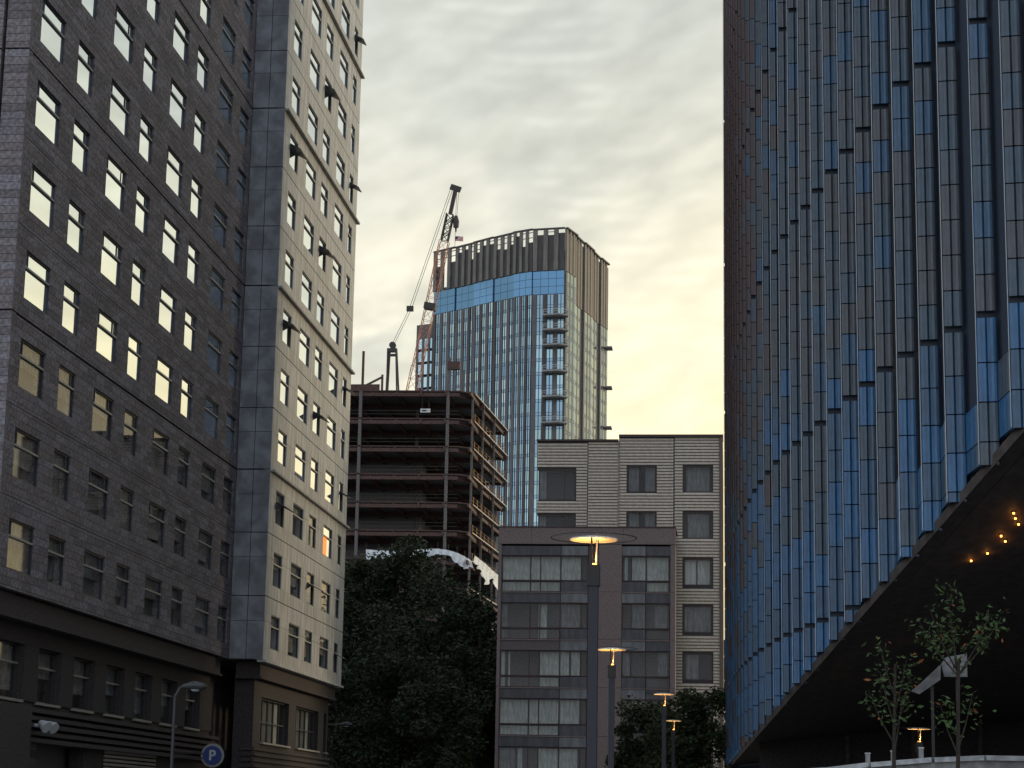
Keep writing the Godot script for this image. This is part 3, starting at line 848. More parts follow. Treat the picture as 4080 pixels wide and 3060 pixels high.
	tarp("hanging white sheeting in two tails down the frame's sunlit side", [W(-36.2, 36.5, 304), W(-35.9, 36.4, 309), W(-35.6, 36.3, 314), W(-35.3, 36.1, 319), W(-34.9, 35.9, 326), W(-34.7, 35.6, 331)], [1.2, 1.6, 3.0, 1.4, 2.8, 3.0], 13)

func tarp(label: String, pts: Array, drops: Array, sd: int) -> void:
	var t := thing("plastic_sheeting", label, "sheeting", pts[0] - Vector3(0, drops[0], 0), "white sheeting on the steel frame")
	var r := RandomNumberGenerator.new(); r.seed = sd
	var b := MB.new()
	var n := 36
	var prev := []
	for i in n + 1:
		var f := float(i) / n * (pts.size() - 1)
		var k := mini(int(f), pts.size() - 2)
		var p: Vector3 = pts[k].lerp(pts[k + 1], f - k)
		var dr: float = lerpf(drops[k], drops[k + 1], smoothstep(0, 1, f - k)) + r.randf_range(-0.08, 0.08)
		var dir: Vector3 = (pts[k + 1] - pts[k]).normalized()
		var nn := Vector3(-dir.z, 0, dir.x) * -1.0
		var cur := []
		for j in 5:
			var g := j / 4.0
			cur.append(p - Vector3(0, dr * g, 0) + nn * (0.18 * sin(i * 1.3 + g * 2.0) * (0.3 + g) + r.randf_range(-0.05, 0.05)))
		if i > 0:
			for j in 4: b.quad(prev[j], cur[j], cur[j + 1], prev[j + 1])
		prev = cur
	wpart("sheet", b, M.tarp, t)
	for i in pts.size():
		pbeam("tie_rope", pts[i], pts[i] + Vector3(0, 0.9, 0), 0.05, 0.05, M.cable, t)

# ------------------------------------------------------------------ crane
func lattice(t: Node, a: Vector3, b: Vector3, w: float, m: Material, n: int, ch := 0.16) -> void:
	var bs := MB.along(b - a)
	var cor := [bs.x * w / 2 + bs.y * w / 2, -bs.x * w / 2 + bs.y * w / 2, -bs.x * w / 2 - bs.y * w / 2, bs.x * w / 2 - bs.y * w / 2]
	for c in cor: pbeam("chord", a + c, b + c, ch, ch, m, t)
	var lac := MB.new()
	for i in n:
		var p := a.lerp(b, float(i) / n); var q := a.lerp(b, float(i + 1) / n)
		for k in 4:
			if (i + k) % 2: lac.beam(p + cor[k], q + cor[(k + 1) % 4], ch * 0.55, ch * 0.55)
			else: lac.beam(p + cor[(k + 1) % 4], q + cor[k], ch * 0.55, ch * 0.55)
			lac.beam(p + cor[k], p + cor[(k + 1) % 4], ch * 0.5, ch * 0.5)
	wpart("lacing", lac, m, t)

func crane() -> void:
	var t := thing("lattice_crane", "tall lattice boom crane rising behind the steel frame building", "crane", W(-60, -1.6, 340))
	var tip := W(-44.3, 101.2, 335); var heel := W(-63.6, 1.0, 338)
	var knee := tip.lerp(heel, 0.09)
	var neck := tip.lerp(heel, 0.045)
	lattice(t, heel, tip.lerp(heel, 0.30), 1.7, M.crane_red, 34, 0.11)
	lattice(t, tip.lerp(heel, 0.30), knee, 1.5, M.crane_red, 11, 0.11)
	lattice(t, knee, neck, 1.1, M.crane_dark, 4, 0.2)
	pbeam("boom_head", neck, tip, 0.6, 0.6, M.crane_dark, t)
	pbeam("boom_head", tip + Vector3(-0.9, 0.2, 0), tip + Vector3(0.8, -0.4, 0), 0.5, 0.9, M.crane_dark, t)
	pbeam("boom_joint", tip.lerp(heel, 0.195), tip.lerp(heel, 0.205), 1.9, 1.9, M.crane_dark, t)
	pbeam("boom_joint", tip.lerp(heel, 0.425), tip.lerp(heel, 0.432), 1.95, 1.95, M.crane_dark, t)
	# gantry mast
	var mh := W(-54.0, 73.6, 334)
	for leg in [[-55.2, -0.9], [-52.2, 1.0], [-54.6, 0.3], [-51.3, -0.5]]:
		pbeam("mast_leg", mh + Vector3(-0.7 if leg[0] < -54 else 0.7, 0, leg[1] * 0.5), W(leg[0] + (leg[0] + 54.0) * 0.2, 40, 334), 0.24, 0.24, M.crane_dark, t)
	pbeam("mast_tie", mh + Vector3(-0.7, -0.9, 0), mh + Vector3(0.7, -0.9, 0), 0.3, 0.4, M.crane_dark, t)
	pbox("mast_head", mh + Vector3(-0.8, -0.4, -0.4), mh + Vector3(0.8, 0.2, 0.4), M.crane_dark, t)
	var shv := MB.new()
	for z in [-0.25, 0.0, 0.25]: shv.tube(mh + Vector3(0.05, 0.75, z - 0.08), mh + Vector3(0.05, 0.75, z + 0.08), 0.55, 0.55, 14)
	wpart("sheave", shv, M.crane_dark, t)
	var blk := W(-51.25, 80.5, 334.3)
	for dx in [-0.18, 0.2]:
		var off := Vector3(dx, 0, 0.1 * dx)
		pbeam("pendant_line", mh + Vector3(0.1, 0.9, 0) + off, blk + off, 0.07, 0.07, M.cable, t)
		pbeam("pendant_line", blk + off, tip + Vector3(-0.6, 0.2, 0) + off, 0.07, 0.07, M.cable, t)
	pbox("pendant_block", blk + Vector3(-0.6, -0.4, -0.3), blk + Vector3(0.5, 0.45, 0.3), M.crane_dark, t)
	var hk := W(-44.15, 95.2, 335)
	for dx in [-0.16, 0.16]:
		pbeam("hoist_line", tip + Vector3(0.35 + dx, -0.4, 0), hk + Vector3(dx * 0.6, 1.0, 0), 0.06, 0.06, M.cable, t)
	var hb := MB.new()
	hb.tube(hk + Vector3(0, 1.2, 0), hk + Vector3(0, 0.3, 0), 0.22, 0.52, 10); hb.tube(hk + Vector3(0, 0.3, 0), hk + Vector3(0, -0.8, 0), 0.52, 0.45, 10); hb.tube(hk + Vector3(0, -0.8, 0), hk + Vector3(0, -1.6, 0), 0.2, 0.1, 8)
	wpart("hook_block", hb, M.crane_dark, t)
	# machine on the ground behind the frame
	pbox("machine_house", W(-68, 0.6, 342), W(-58, 4.0, 336), M.crane_red, t)
	pbox("counterweight", W(-71, 0.8, 341.5), W(-68, 3.6, 336.5), M.crane_dark, t)
	for z in [334.5, 343.0]: pbox("track", W(-69, -1.6, z + 0.7), W(-57, -0.3, z - 0.7), M.crane_dark, t)
	pbox("carbody", W(-65, -0.6, 342.2), W(-61, 0.6, 335.2), M.crane_dark, t)
	pbeam("mast_back_stay", W(-57, 3.5, 337), mh + Vector3(-0.4, -0.5, 0), 0.3, 0.3, M.crane_dark, t)
	# flag under the hook
	var fp := hk + Vector3(-0.1, -1.6, 0)
	var ft := thing("flag", "small red and white striped flag hanging under the crane hook", "flag", fp - Vector3(0, 2.3, 0))
	pbeam("halyard", fp, fp - Vector3(0, 2.3, 0), 0.06, 0.06, M.cable, ft)
	for k in 7:
		var sb := MB.new()
		var px := 0.0
		for i in 6:
			var xa := 1.35 * i / 6; var xb := 1.35 * (i + 1) / 6
			if k < 4 and i < 2: continue
			var za := 0.12 * sin(xa * 5.0); var zb := 0.12 * sin(xb * 5.0)
			var ya := -0.75 - 0.115 * k + 0.04 * sin(xa * 3); var yb := -0.75 - 0.115 * k + 0.04 * sin(xb * 3)
			sb.quad(fp + Vector3(xa, ya, za), fp + Vector3(xb, yb, zb), fp + Vector3(xb, yb - 0.115, zb), fp + Vector3(xa, ya - 0.115, za))
		wpart("stripe", sb, M.flag_red if k % 2 == 0 else M.flag_white, ft)
	var cb := MB.new(); cb.quad(fp + Vector3(0, -0.75, 0), fp + Vector3(0.45, -0.71, 0.09), fp + Vector3(0.45, -1.17, 0.09), fp + Vector3(0, -1.21, 0))
	wpart("canton", cb, M.flag_blue, ft)

# ------------------------------------------------------------------ tile-clad building
func tile_building() -> void:
	var t := thing("tile_clad_building", "curved building clad in blue, slate and rust ceramic tile fins", "building", W(14, -1.6, 85))
	var L := [[9.55, 54.6], [8.6, 56.5], [7.81, 58.4], [7.13, 60.2], [6.41, 62.1], [5.86, 63.9], [5.32, 65.6], [4.83, 67.8], [4.41, 70.2], [3.99, 72.6], [3.59, 75.0], [3.21, 77.4], [2.85, 79.6], [2.51, 81.7], [2.17, 83.8], [1.88, 86.2], [1.6, 88.9], [1.35, 91.5], [1.12, 94.0], [0.94, 97.0], [0.77, 99.5], [0.63, 102.0], [0.5, 104.5], [0.39, 107.0], [0.29, 109.5], [0.2, 112.0], [0.12, 114.5], [0.04, 117.0], [-0.03, 119.5], [-0.1, 122.0]]
	var dg := [[54.6, 12.51], [56.5, 11.47], [58.4, 10.6], [60.2, 9.86], [62.1, 9.08], [63.9, 8.48], [65.6, 7.9], [67.8, 7.39], [70.2, 6.96], [72.6, 6.53], [75.0, 6.12], [77.4, 5.73], [79.6, 5.37], [81.7, 5.02], [83.8, 4.68], [86.2, 4.39], [88.9, 4.13], [91.5, 3.9], [94.0, 3.69], [97.0, 3.54], [102.0, 3.29], [107.0, 3.12], [114.5, 2.97], [122.0, 2.87]]
	var bottom := func(s: float) -> float:
		for i in dg.size() - 1:
			if s <= dg[i + 1][0]: return lerpf(dg[i][1], dg[i + 1][1], clampf((s - dg[i][0]) / (dg[i + 1][0] - dg[i][0]), 0, 1))
		return 2.87
	# course heights: tall floors of eight tiles, an open joint at each floor line
	var courses := []
	for k in 6: courses.append([1.0 + (k) * 1.0 - 2.6, 1.0 + (k + 1) * 1.0 - 2.6])
	courses = []
	var hh := -1.7
	while hh < 6.95: courses.append([hh, hh + 1.08]); hh += 1.08
	courses[-1][1] = 6.95
	hh = 7.08
	for k in 5: courses.append([hh, hh + 1.145]); hh += 1.145
	courses.append([hh, 14.13])
	for fl in 4:
		var b0 := 14.30 + 8.86 * fl
		for k in 8: courses.append([b0 + 1.087 * k, b0 + 1.087 * (k + 1)])
	# one tile: unit height, 0.56 wide, two shallow flutes and a centre groove
	var prof := [Vector2(0, -0.09), Vector2(0, 0.0), Vector2(0.03, 0.028), Vector2(0.10, 0.042), Vector2(0.17, 0.034), Vector2(0.24, 0.044), Vector2(0.268, 0.02), Vector2(0.28, -0.01), Vector2(0.292, 0.02), Vector2(0.32, 0.044), Vector2(0.39, 0.034), Vector2(0.46, 0.042), Vector2(0.53, 0.028), Vector2(0.56, 0.0), Vector2(0.56, -0.09)]
	var tile := MB.new()
	for k in prof.size() - 1:
		var p: Vector2 = prof[k]; var q: Vector2 = prof[k + 1]
		tile.quad(Vector3(p.x, 0.5, p.y), Vector3(q.x, 0.5, q.y), Vector3(q.x, -0.5, q.y), Vector3(p.x, -0.5, p.y))
	for sy in [-0.5, 0.5]:
		for k in range(1, prof.size() - 1):
			tile.tri(Vector3(prof[0].x, sy, prof[0].y), Vector3(prof[k].x, sy, prof[k].y), Vector3(prof[k + 1].x, sy, prof[k + 1].y))
	var tmesh := tile.mesh()
	var mass := MB.new()
	var cnt := 0
	var keys := ["mauve", "grey", "steel", "blue", "azure", "rust", "plum"]
	var patch := FastNoiseLite.new(); patch.seed = 5; patch.frequency = 0.11
	var ord := range(L.size())
	for i in ord:
		var o: float = L[i][0]; var s: float = L[i][1]
		var yaw := 0.16
		var bs := Basis(Vector3.UP, -yaw)
		var bot: float = bottom.call(s)
		for pass_ in 2:
			# pass 0: the fin itself; pass 1: flush infill tiles low down, between this fin and the nearer one
			if pass_ == 1 and (i == 0 or i > 15): continue
			var x0 := o; var z0 := s; var ytop := 50.0; var wsc := 1.0
			bs = Basis(Vector3.UP, -yaw)
			if pass_ == 1:
				x0 = o + 0.57; z0 = s - 0.02
				var along := Vector3(L[i - 1][0] - x0 + 0.02, 0, z0 - L[i - 1][1] - 0.06)
				wsc = along.length() / 0.56
				var xd := along.normalized()
				bs = Basis(xd, Vector3.UP, xd.cross(Vector3.UP))
				ytop = clampf(12.0 - (s - 62.1) * 0.275, 6.5, 12.6)
				if s < 62: ytop = 12.04 + (62.1 - s) * 0.5
			var bot2: float = bottom.call(z0 if pass_ == 0 else L[i - 1][1])
			for c in courses:
				var ya: float = maxf(c[0] + 0.018, bot2); var yb: float = minf(c[1] - 0.018, ytop)
				if pass_ == 1 and c[1] > ytop + 0.4: continue
				if yb - ya < 0.12: continue
				var rr := rng.randf(); var nz := patch.get_noise_2d(i * 3.0, c[0] * 1.2)
				var key := "grey"
				var rustp := clampf((s - 86.0) / 16.0, 0.0, 1.0) * clampf((ya - 2.0) / 22.0, 0.1, 1.0)
				var low_share := clampf((17.0 - ya) / 8.0 + nz * 0.4, 0.0, 1.0)
				if rng.randf() < rustp * 0.95: key = "rust" if rng.randf() < rustp else "plum"
				elif rng.randf() < low_share * 0.95: key = "azure" if rr < 0.55 else ("blue" if rr < 0.88 else "steel")
				else:
					var q := rr + nz * 0.45
					key = "mauve" if q < 0.28 else ("grey" if q < 0.58 else ("steel" if q < 0.86 else "blue"))
				var pos := W(x0, (ya + yb) / 2, z0)
				var full := Basis(bs.x * wsc, bs.y * (yb - ya), bs.z)
				var inview: bool = ya < s * 0.40 and s < 98 and x0 / s < 0.145
				if inview and cnt < 299:
					cnt += 1
					part("tile", tmesh, M["tile_" + key], t, pos - org, full)
				else:
					mass.col = M["tilecol_" + key]
					var off := mass.v.size()
					for vi in tile.v.size():
						mass.v.push_back(pos + full * tile.v[vi]); mass.n.push_back((bs * tile.n[vi]).normalized()); mass.c.push_back(mass.col)
			if pass_ == 0:
				# bright strip painting the light caught on the fin's street edge
				pbox("joint_shade_strip", W(o + 0.04, bot + 0.15, s + 0.14), W(o + 0.55, 49.8, s + 0.1), M.tile_wall, t)  # dark strip added behind the fin so its open joints read as shade
				pbeam("edge_highlight", W(o - 0.022, bot + 0.02, s + 0.02), W(o - 0.022, 49.9, s + 0.02), 0.08, 0.014, M.tile_highlight if s < 90 else M.tile_plum, t)
	wpart("far_tiles", mass, M.tile_mixed, t).set_meta("kind", "stuff")
	# backing wall that follows the fins and is cut by the sloping underside
	var wb := MB.new()
	for i in L.size() - 1:
		var a0: float = L[i][0] + 0.6; var s0: float = L[i][1] + 0.16; var a1: float = L[i + 1][0] + 0.6; var s1: float = L[i + 1][1] + 0.16
		wb.quad(W(a1, 50, s1), W(a0, 50, s0), W(a0, bottom.call(s0) + 0.05, s0), W(a1, bottom.call(s1) + 0.05, s1))
		wb.quad(W(a0 + 0.3, 50, s0), W(a1 + 0.3, 50, s1), W(a1 + 0.3, bottom.call(s1) + 0.05, s1), W(a0 + 0.3, bottom.call(s0) + 0.05, s0))
		wb.quad(W(a0, 50, s0), W(a1, 50, s1), W(a1 + 16, 50, s1), W(a0 + 16, 50, s0))
	wb.quad(W(0.2, 50, 122.2), W(16, 50, 122.2), W(16, -1.6, 122.2), W(0.2, -1.6, 122.2))
	wb.quad(W(9.8, 50, 54.7), W(26, 50, 54.7), W(26, 11.5, 54.7), W(9.8, 11.5, 54.7))
	wpart("wall", wb, M.tile_wall, t)
	# sloping soffit behind the cut edge, with a thin lip
	var sf := MB.new()
	for i in dg.size() - 1:
		var ends := []
		for e in [dg[i], dg[i + 1]]:
			var oo := 0.0
			for j in L.size() - 1:
				if e[0] >= L[j][1] and e[0] <= L[j + 1][1]: oo = lerpf(L[j][0], L[j + 1][0], (e[0] - L[j][1]) / (L[j + 1][1] - L[j][1])) + 0.28
			if e[0] < L[0][1]: oo = 11.0
			ends.append([oo, e[1] - 0.02, e[0] + 0.1])
		var a: Array = ends[0]; var z: Array = ends[1]
		sf.quad(W(a[0], a[1], a[2]), W(z[0], z[1], z[2]), W(z[0] + 16, z[1] + 1.5, z[2]), W(a[0] + 16, a[1] + 1.5, a[2]))
		sf.quad(W(a[0] - 0.03, a[1] + 0.2, a[2]), W(z[0] - 0.03, z[1] + 0.2, z[2]), W(z[0] - 0.03, z[1] - 0.14, z[2]), W(a[0] - 0.03, a[1] - 0.14, a[2]))
	wpart("soffit", sf, M.soffit, t)
	var lb := MB.new()
	lb.quad(W(1.5, 14, 100), W(26, 14, 100), W(26, -1.6, 100), W(1.5, -1.6, 100)); lb.quad(W(26, 20, 30), W(26, 20, 54.7), W(26, -1.6, 54.7), W(26, -1.6, 30))
	lb.quad(W(26, 14, 100), W(26, 14, 54.7), W(26, -1.6, 54.7), W(26, -1.6, 100))
	wpart("lobby_wall", lb, M.brown_dark, t)
	for k in 7:
		var x := 5.5 + 3.0 * k
		pbeam("lobby_mullion", W(x, -1.6, 99.8), W(x, 12, 99.8), 0.12, 0.2, M.soffit, t)
	# warm specks, taken as reflections, built as added lights on the soffit
	for p in [[63.1, 8.41, 8.93], [63.5, 8.51, 8.83], [63.9, 8.65, 8.71], [64.6, 8.22, 8.45], [65.0, 8.39, 8.34], [65.8, 7.95, 8.07], [66.4, 7.52, 7.91]]:
		var dl := thing("added_speck_light", "tiny warm light added on the dark sloping soffit for a reflected speck", "light", W(p[1], p[2] - 0.06, p[0]), "added warm lights on the soffit")
		var bb := MB.new(); bb.tube(W(p[1], p[2] - 0.05, p[0]), W(p[1], p[2] + 0.02, p[0]), 0.03, 0.03, 10)
		wpart("bulb", bb, M.lamp_glow, dl)
		var cb := MB.new(); cb.tube(W(p[1], p[2] + 0.0, p[0]), W(p[1], p[2] + 0.04, p[0]), 0.07, 0.07, 10)
		wpart("bezel", cb, M.lamp_head, dl)
		var om := OmniLight3D.new(); om.light_color = Color(1, 0.65, 0.3); om.position = Vector3(0, -0.06, 0); om.light_energy = 0.015; om.omni_range = 30; om.omni_attenuation = 2; om.shadow_enabled = true
		dl.add_child(om)

# ------------------------------------------------------------------ lamps
func plaza_lamp(label: String, o: float, s: float, h: float, turn: float) -> void:
	var t := thing("plaza_lamp", label, "street lamp", W(o, -1.6, s), "disc lamps along the plaza")
	var hd := h - 0.47
	var pb := MB.new()
	pb.box(W(o - 0.085, -1.6, s + 0.085), W(o + 0.085, hd - 0.38, s - 0.085)); pb.box(W(o - 0.16, -1.6, s + 0.16), W(o + 0.16, -1.5, s - 0.16))
	wpart("post", pb, M.post_steel, t)
	var hb := MB.new()
	hb.box(W(o - 0.115, hd - 0.38, s + 0.115), W(o + 0.115, hd, s - 0.115))
	wpart("lamp_head", hb, M.lamp_head, t)
	var r1 := MB.new(); r1.tube(W(o - 0.035, hd, s - 0.05), W(o - 0.035, h + 0.03, s - 0.05), 0.018, 0.018, 8)
	wpart("stem", r1, M.lamp_head, t)
	var r2 := MB.new(); r2.tube(W(o + 0.045, hd, s + 0.02), W(o + 0.06, h - 0.02, s + 0.02), 0.02, 0.016, 8); r2.tube(W(o + 0.06, h - 0.06, s + 0.02), W(o + 0.06, h - 0.01, s + 0.02), 0.035, 0.035, 10)
	wpart("stem", r2, M.stem_steel, t)
	var rf := MB.new()      # shallow dished reflector
	var n := 40
	for k in n:
		var a0 := TAU * k / n; var a1 := TAU * (k + 1) / n
		var rr := [0.0, 0.22, 0.36, 0.43]; var yy := [0.05, 0.04, 0.02, -0.005]
		for j in 3:
			rf.quad(W(o + rr[j] * cos(a0), h + yy[j], s + rr[j] * sin(a0)), W(o + rr[j] * cos(a1), h + yy[j], s + rr[j] * sin(a1)), W(o + rr[j + 1] * cos(a1), h + yy[j + 1], s + rr[j + 1] * sin(a1)), W(o + rr[j + 1] * cos(a0), h + yy[j + 1], s + rr[j + 1] * sin(a0)))
		rf.beam(W(o + 0.43 * cos(a0), h - 0.005, s + 0.43 * sin(a0)), W(o + 0.43 * cos(a1), h - 0.005, s + 0.43 * sin(a1)), 0.012, 0.02)
	wpart("reflector", rf, M.reflector, t)
	var gd := MB.new()
	for k in 48:
		var a0 := TAU * k / 48; var a1 := TAU * (k + 1) / 48
		var ring := [W(o + 0.44 * cos(a0), h, s + 0.44 * sin(a0)), W(o + 0.44 * cos(a1), h, s + 0.44 * sin(a1)), W(o + 0.77 * cos(a1), h + 0.02, s + 0.77 * sin(a1)), W(o + 0.77 * cos(a0), h + 0.02, s + 0.77 * sin(a0))]
		var up := Vector3(0, 0.01, 0)
		gd.quad(ring[0], ring[1], ring[2], ring[3]); gd.quad(ring[0] + up, ring[1] + up, ring[2] + up, ring[3] + up)
	wpart("glass_disc", gd, M.lamp_glass, t)
	var gr := MB.new()
	for k in 48:
		var a0 := TAU * k / 48; var a1 := TAU * (k + 1) / 48
		gr.beam(W(o + 0.775 * cos(a0), h + 0.025, s + 0.775 * sin(a0)), W(o + 0.775 * cos(a1), h + 0.025, s + 0.775 * sin(a1)), 0.012, 0.014)
	wpart("disc_rim", gr, M.lamp_head, t)
	var bb := MB.new(); bb.tube(W(o, hd + 0.002, s), W(o, hd + 0.03, s), 0.06, 0.05, 12)
	wpart("bulb", bb, M.lamp_glow, t)
	var sp := SpotLight3D.new()
	sp.light_color = Color(1.0, 0.72, 0.36); sp.light_energy = 1.5; sp.spot_range = 40; sp.spot_attenuation = 2; sp.spot_angle = 58; sp.light_size = 0.04; sp.shadow_enabled = true
	t.add_child(sp)
	sp.position = W(o, hd + 0.045, s) - org
	sp.rotation.x = PI / 2

func street_light(label: String, o: float, h: float, s: float, pole_o: float, arm: float) -> void:
	var t := thing("street_light", label, "street light", W(pole_o, -1.6, s), "unlit cobra-head street lights")
	var pb := MB.new(); pb.tube(W(pole_o, -1.6, s), W(pole_o, h - 0.25, s), 0.06, 0.045, 10)
	wpart("pole", pb, M.lamp_fixture, t)
	var ab := MB.new()
	ab.tube(W(pole_o, h - 0.3, s), W(lerpf(pole_o, o, 0.5), h - 0.02, s), 0.05, 0.04, 8); ab.tube(W(lerpf(pole_o, o, 0.5), h - 0.02, s), W(o, h, s), 0.04, 0.035, 8)
	wpart("arm", ab, M.lamp_fixture, t)
	var hb := MB.new()
	var dir := signf(o - pole_o)
	hb.tube(W(o - 0.1 * dir, h, s), W(o + 0.25 * dir, h + 0.03, s), 0.06, 0.15, 10); hb.tube(W(o + 0.25 * dir, h + 0.03, s), W(o + 0.55 * dir, h + 0.01, s), 0.15, 0.1, 10)
	hb.tube(W(o + 0.55 * dir, h + 0.01, s), W(o + 0.64 * dir, h, s), 0.1, 0.03, 10)
	wpart("lamp_head", hb, M.lamp_fixture, t)
	var lb := MB.new(); lb.tube(W(o + 0.3 * dir, h - 0.13, s), W(o + 0.3 * dir, h - 0.08, s), 0.1, 0.14, 12)
	wpart("lens", lb, M.white_paint, t)

# ------------------------------------------------------------------ trees
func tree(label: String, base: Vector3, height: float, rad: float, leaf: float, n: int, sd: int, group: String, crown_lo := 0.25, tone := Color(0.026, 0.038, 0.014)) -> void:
	var t := thing("street_tree", label, "tree", base, group)
	var r := RandomNumberGenerator.new(); r.seed = sd
	var tb := MB.new()
	var fork := base + Vector3(r.randf_range(-0.3, 0.3), height * 0.38, r.randf_range(-0.3, 0.3))
	tb.tube(base - Vector3(0, 0.1, 0), fork, height * 0.022, height * 0.015, 8)
	var clumps := []
	var cc := base + Vector3(0, height * (crown_lo + (1 - crown_lo) / 2), 0)
	var hv := height * (1 - crown_lo) / 2
	for i in 40:
		var d := Vector3(r.randfn(), r.randfn(), r.randfn()).normalized() * pow(r.randf(), 0.4)
		var p := cc + Vector3(d.x * rad * 0.82, d.y * hv * 0.86, d.z * rad * 0.82)
		clumps.append([p, rad * r.randf_range(0.2, 0.48)])
		if i < 12: tb.tube(fork.lerp(base, r.randf_range(-0.3, 0.2)), p, height * 0.008, height * 0.002, 5, false)
	tb.tube(fork, cc + Vector3(0, hv * 0.5, 0), height * 0.015, height * 0.004, 7)
	wpart("trunk", tb, M.bark, t)
	var lb := MB.new()
	for i in n:
		var c: Array = clumps[r.randi_range(0, clumps.size() - 1)]
		var d: Vector3 = Vector3(r.randfn(), r.randfn(), r.randfn()).normalized() * pow(r.randf(), 0.45) * float(c[1])
		d.y *= 0.75
		var p: Vector3 = c[0] + d
		var ax := Vector3(r.randfn(), r.randfn() * 0.6, r.randfn()).normalized()
		var ay := ax.cross(Vector3(r.randfn(), r.randfn(), r.randfn())).normalized()
		var sz := leaf * r.randf_range(0.6, 1.3)
		var k := r.randf_range(0.65, 1.35)
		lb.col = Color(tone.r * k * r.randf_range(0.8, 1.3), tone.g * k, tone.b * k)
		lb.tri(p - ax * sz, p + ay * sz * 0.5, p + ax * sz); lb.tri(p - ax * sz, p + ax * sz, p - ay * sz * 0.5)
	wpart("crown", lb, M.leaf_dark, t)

func sapling(label: String, base: Vector3, tips: Array, sd: int) -> void:
	var t := thing("young_tree", label, "tree", base, "young trees by the low wall")
	var r := RandomNumberGenerator.new(); r.seed = sd
	var tb := MB.new(); var lb := MB.new()
	var trunk_top := base + Vector3(0.1, 4.2, 0.05)
	tb.tube(base - Vector3(0, 0.05, 0), base + Vector3(0.04, 2.2, 0), 0.05, 0.038, 8); tb.tube(base + Vector3(0.04, 2.2, 0), trunk_top, 0.038, 0.02, 8)
	for tp in tips:
		var end: Vector3 = tp[0]
		var st := base.lerp(trunk_top, clampf((end.y - base.y - 0.9) / 4.2, 0.3, 0.95))
		var mid := st.lerp(end, 0.55) + Vector3(0, -0.08, r.randf_range(-0.1, 0.1))
		tb.tube(st, mid, 0.016, 0.011, 6, false); tb.tube(mid, end, 0.011, 0.004, 5, false)
		for i in tp[1] * 2:
			var p: Vector3 = mid.lerp(end, r.randf_range(-0.1, 1.1)) + Vector3(r.randfn(), r.randfn() * 0.8, r.randfn()) * tp[2]
			var ax := Vector3(r.randfn(), -0.35 + r.randfn() * 0.5, r.randfn()).normalized()
			var ay := ax.cross(Vector3(r.randfn(), r.randfn() + 1.0, r.randfn())).normalized()
			var sz := r.randf_range(0.035, 0.075)
			var k := r.randf_range(0.7, 1.3)
			lb.col = Color(0.06 * k, 0.10 * k, 0.03 * k) if r.randf() > 0.05 else Color(0.3, 0.1, 0.03)
			var fold := ax.cross(ay) * sz * 0.12
			lb.tri(p - ax * sz, p + ay * sz * 0.42 + fold, p + ax * sz); lb.tri(p - ax * sz, p + ax * sz, p - ay * sz * 0.42 + fold)
	wpart("trunk", tb, M.bark, t)
	wpart("crown", lb, M.leaf_dark, t)

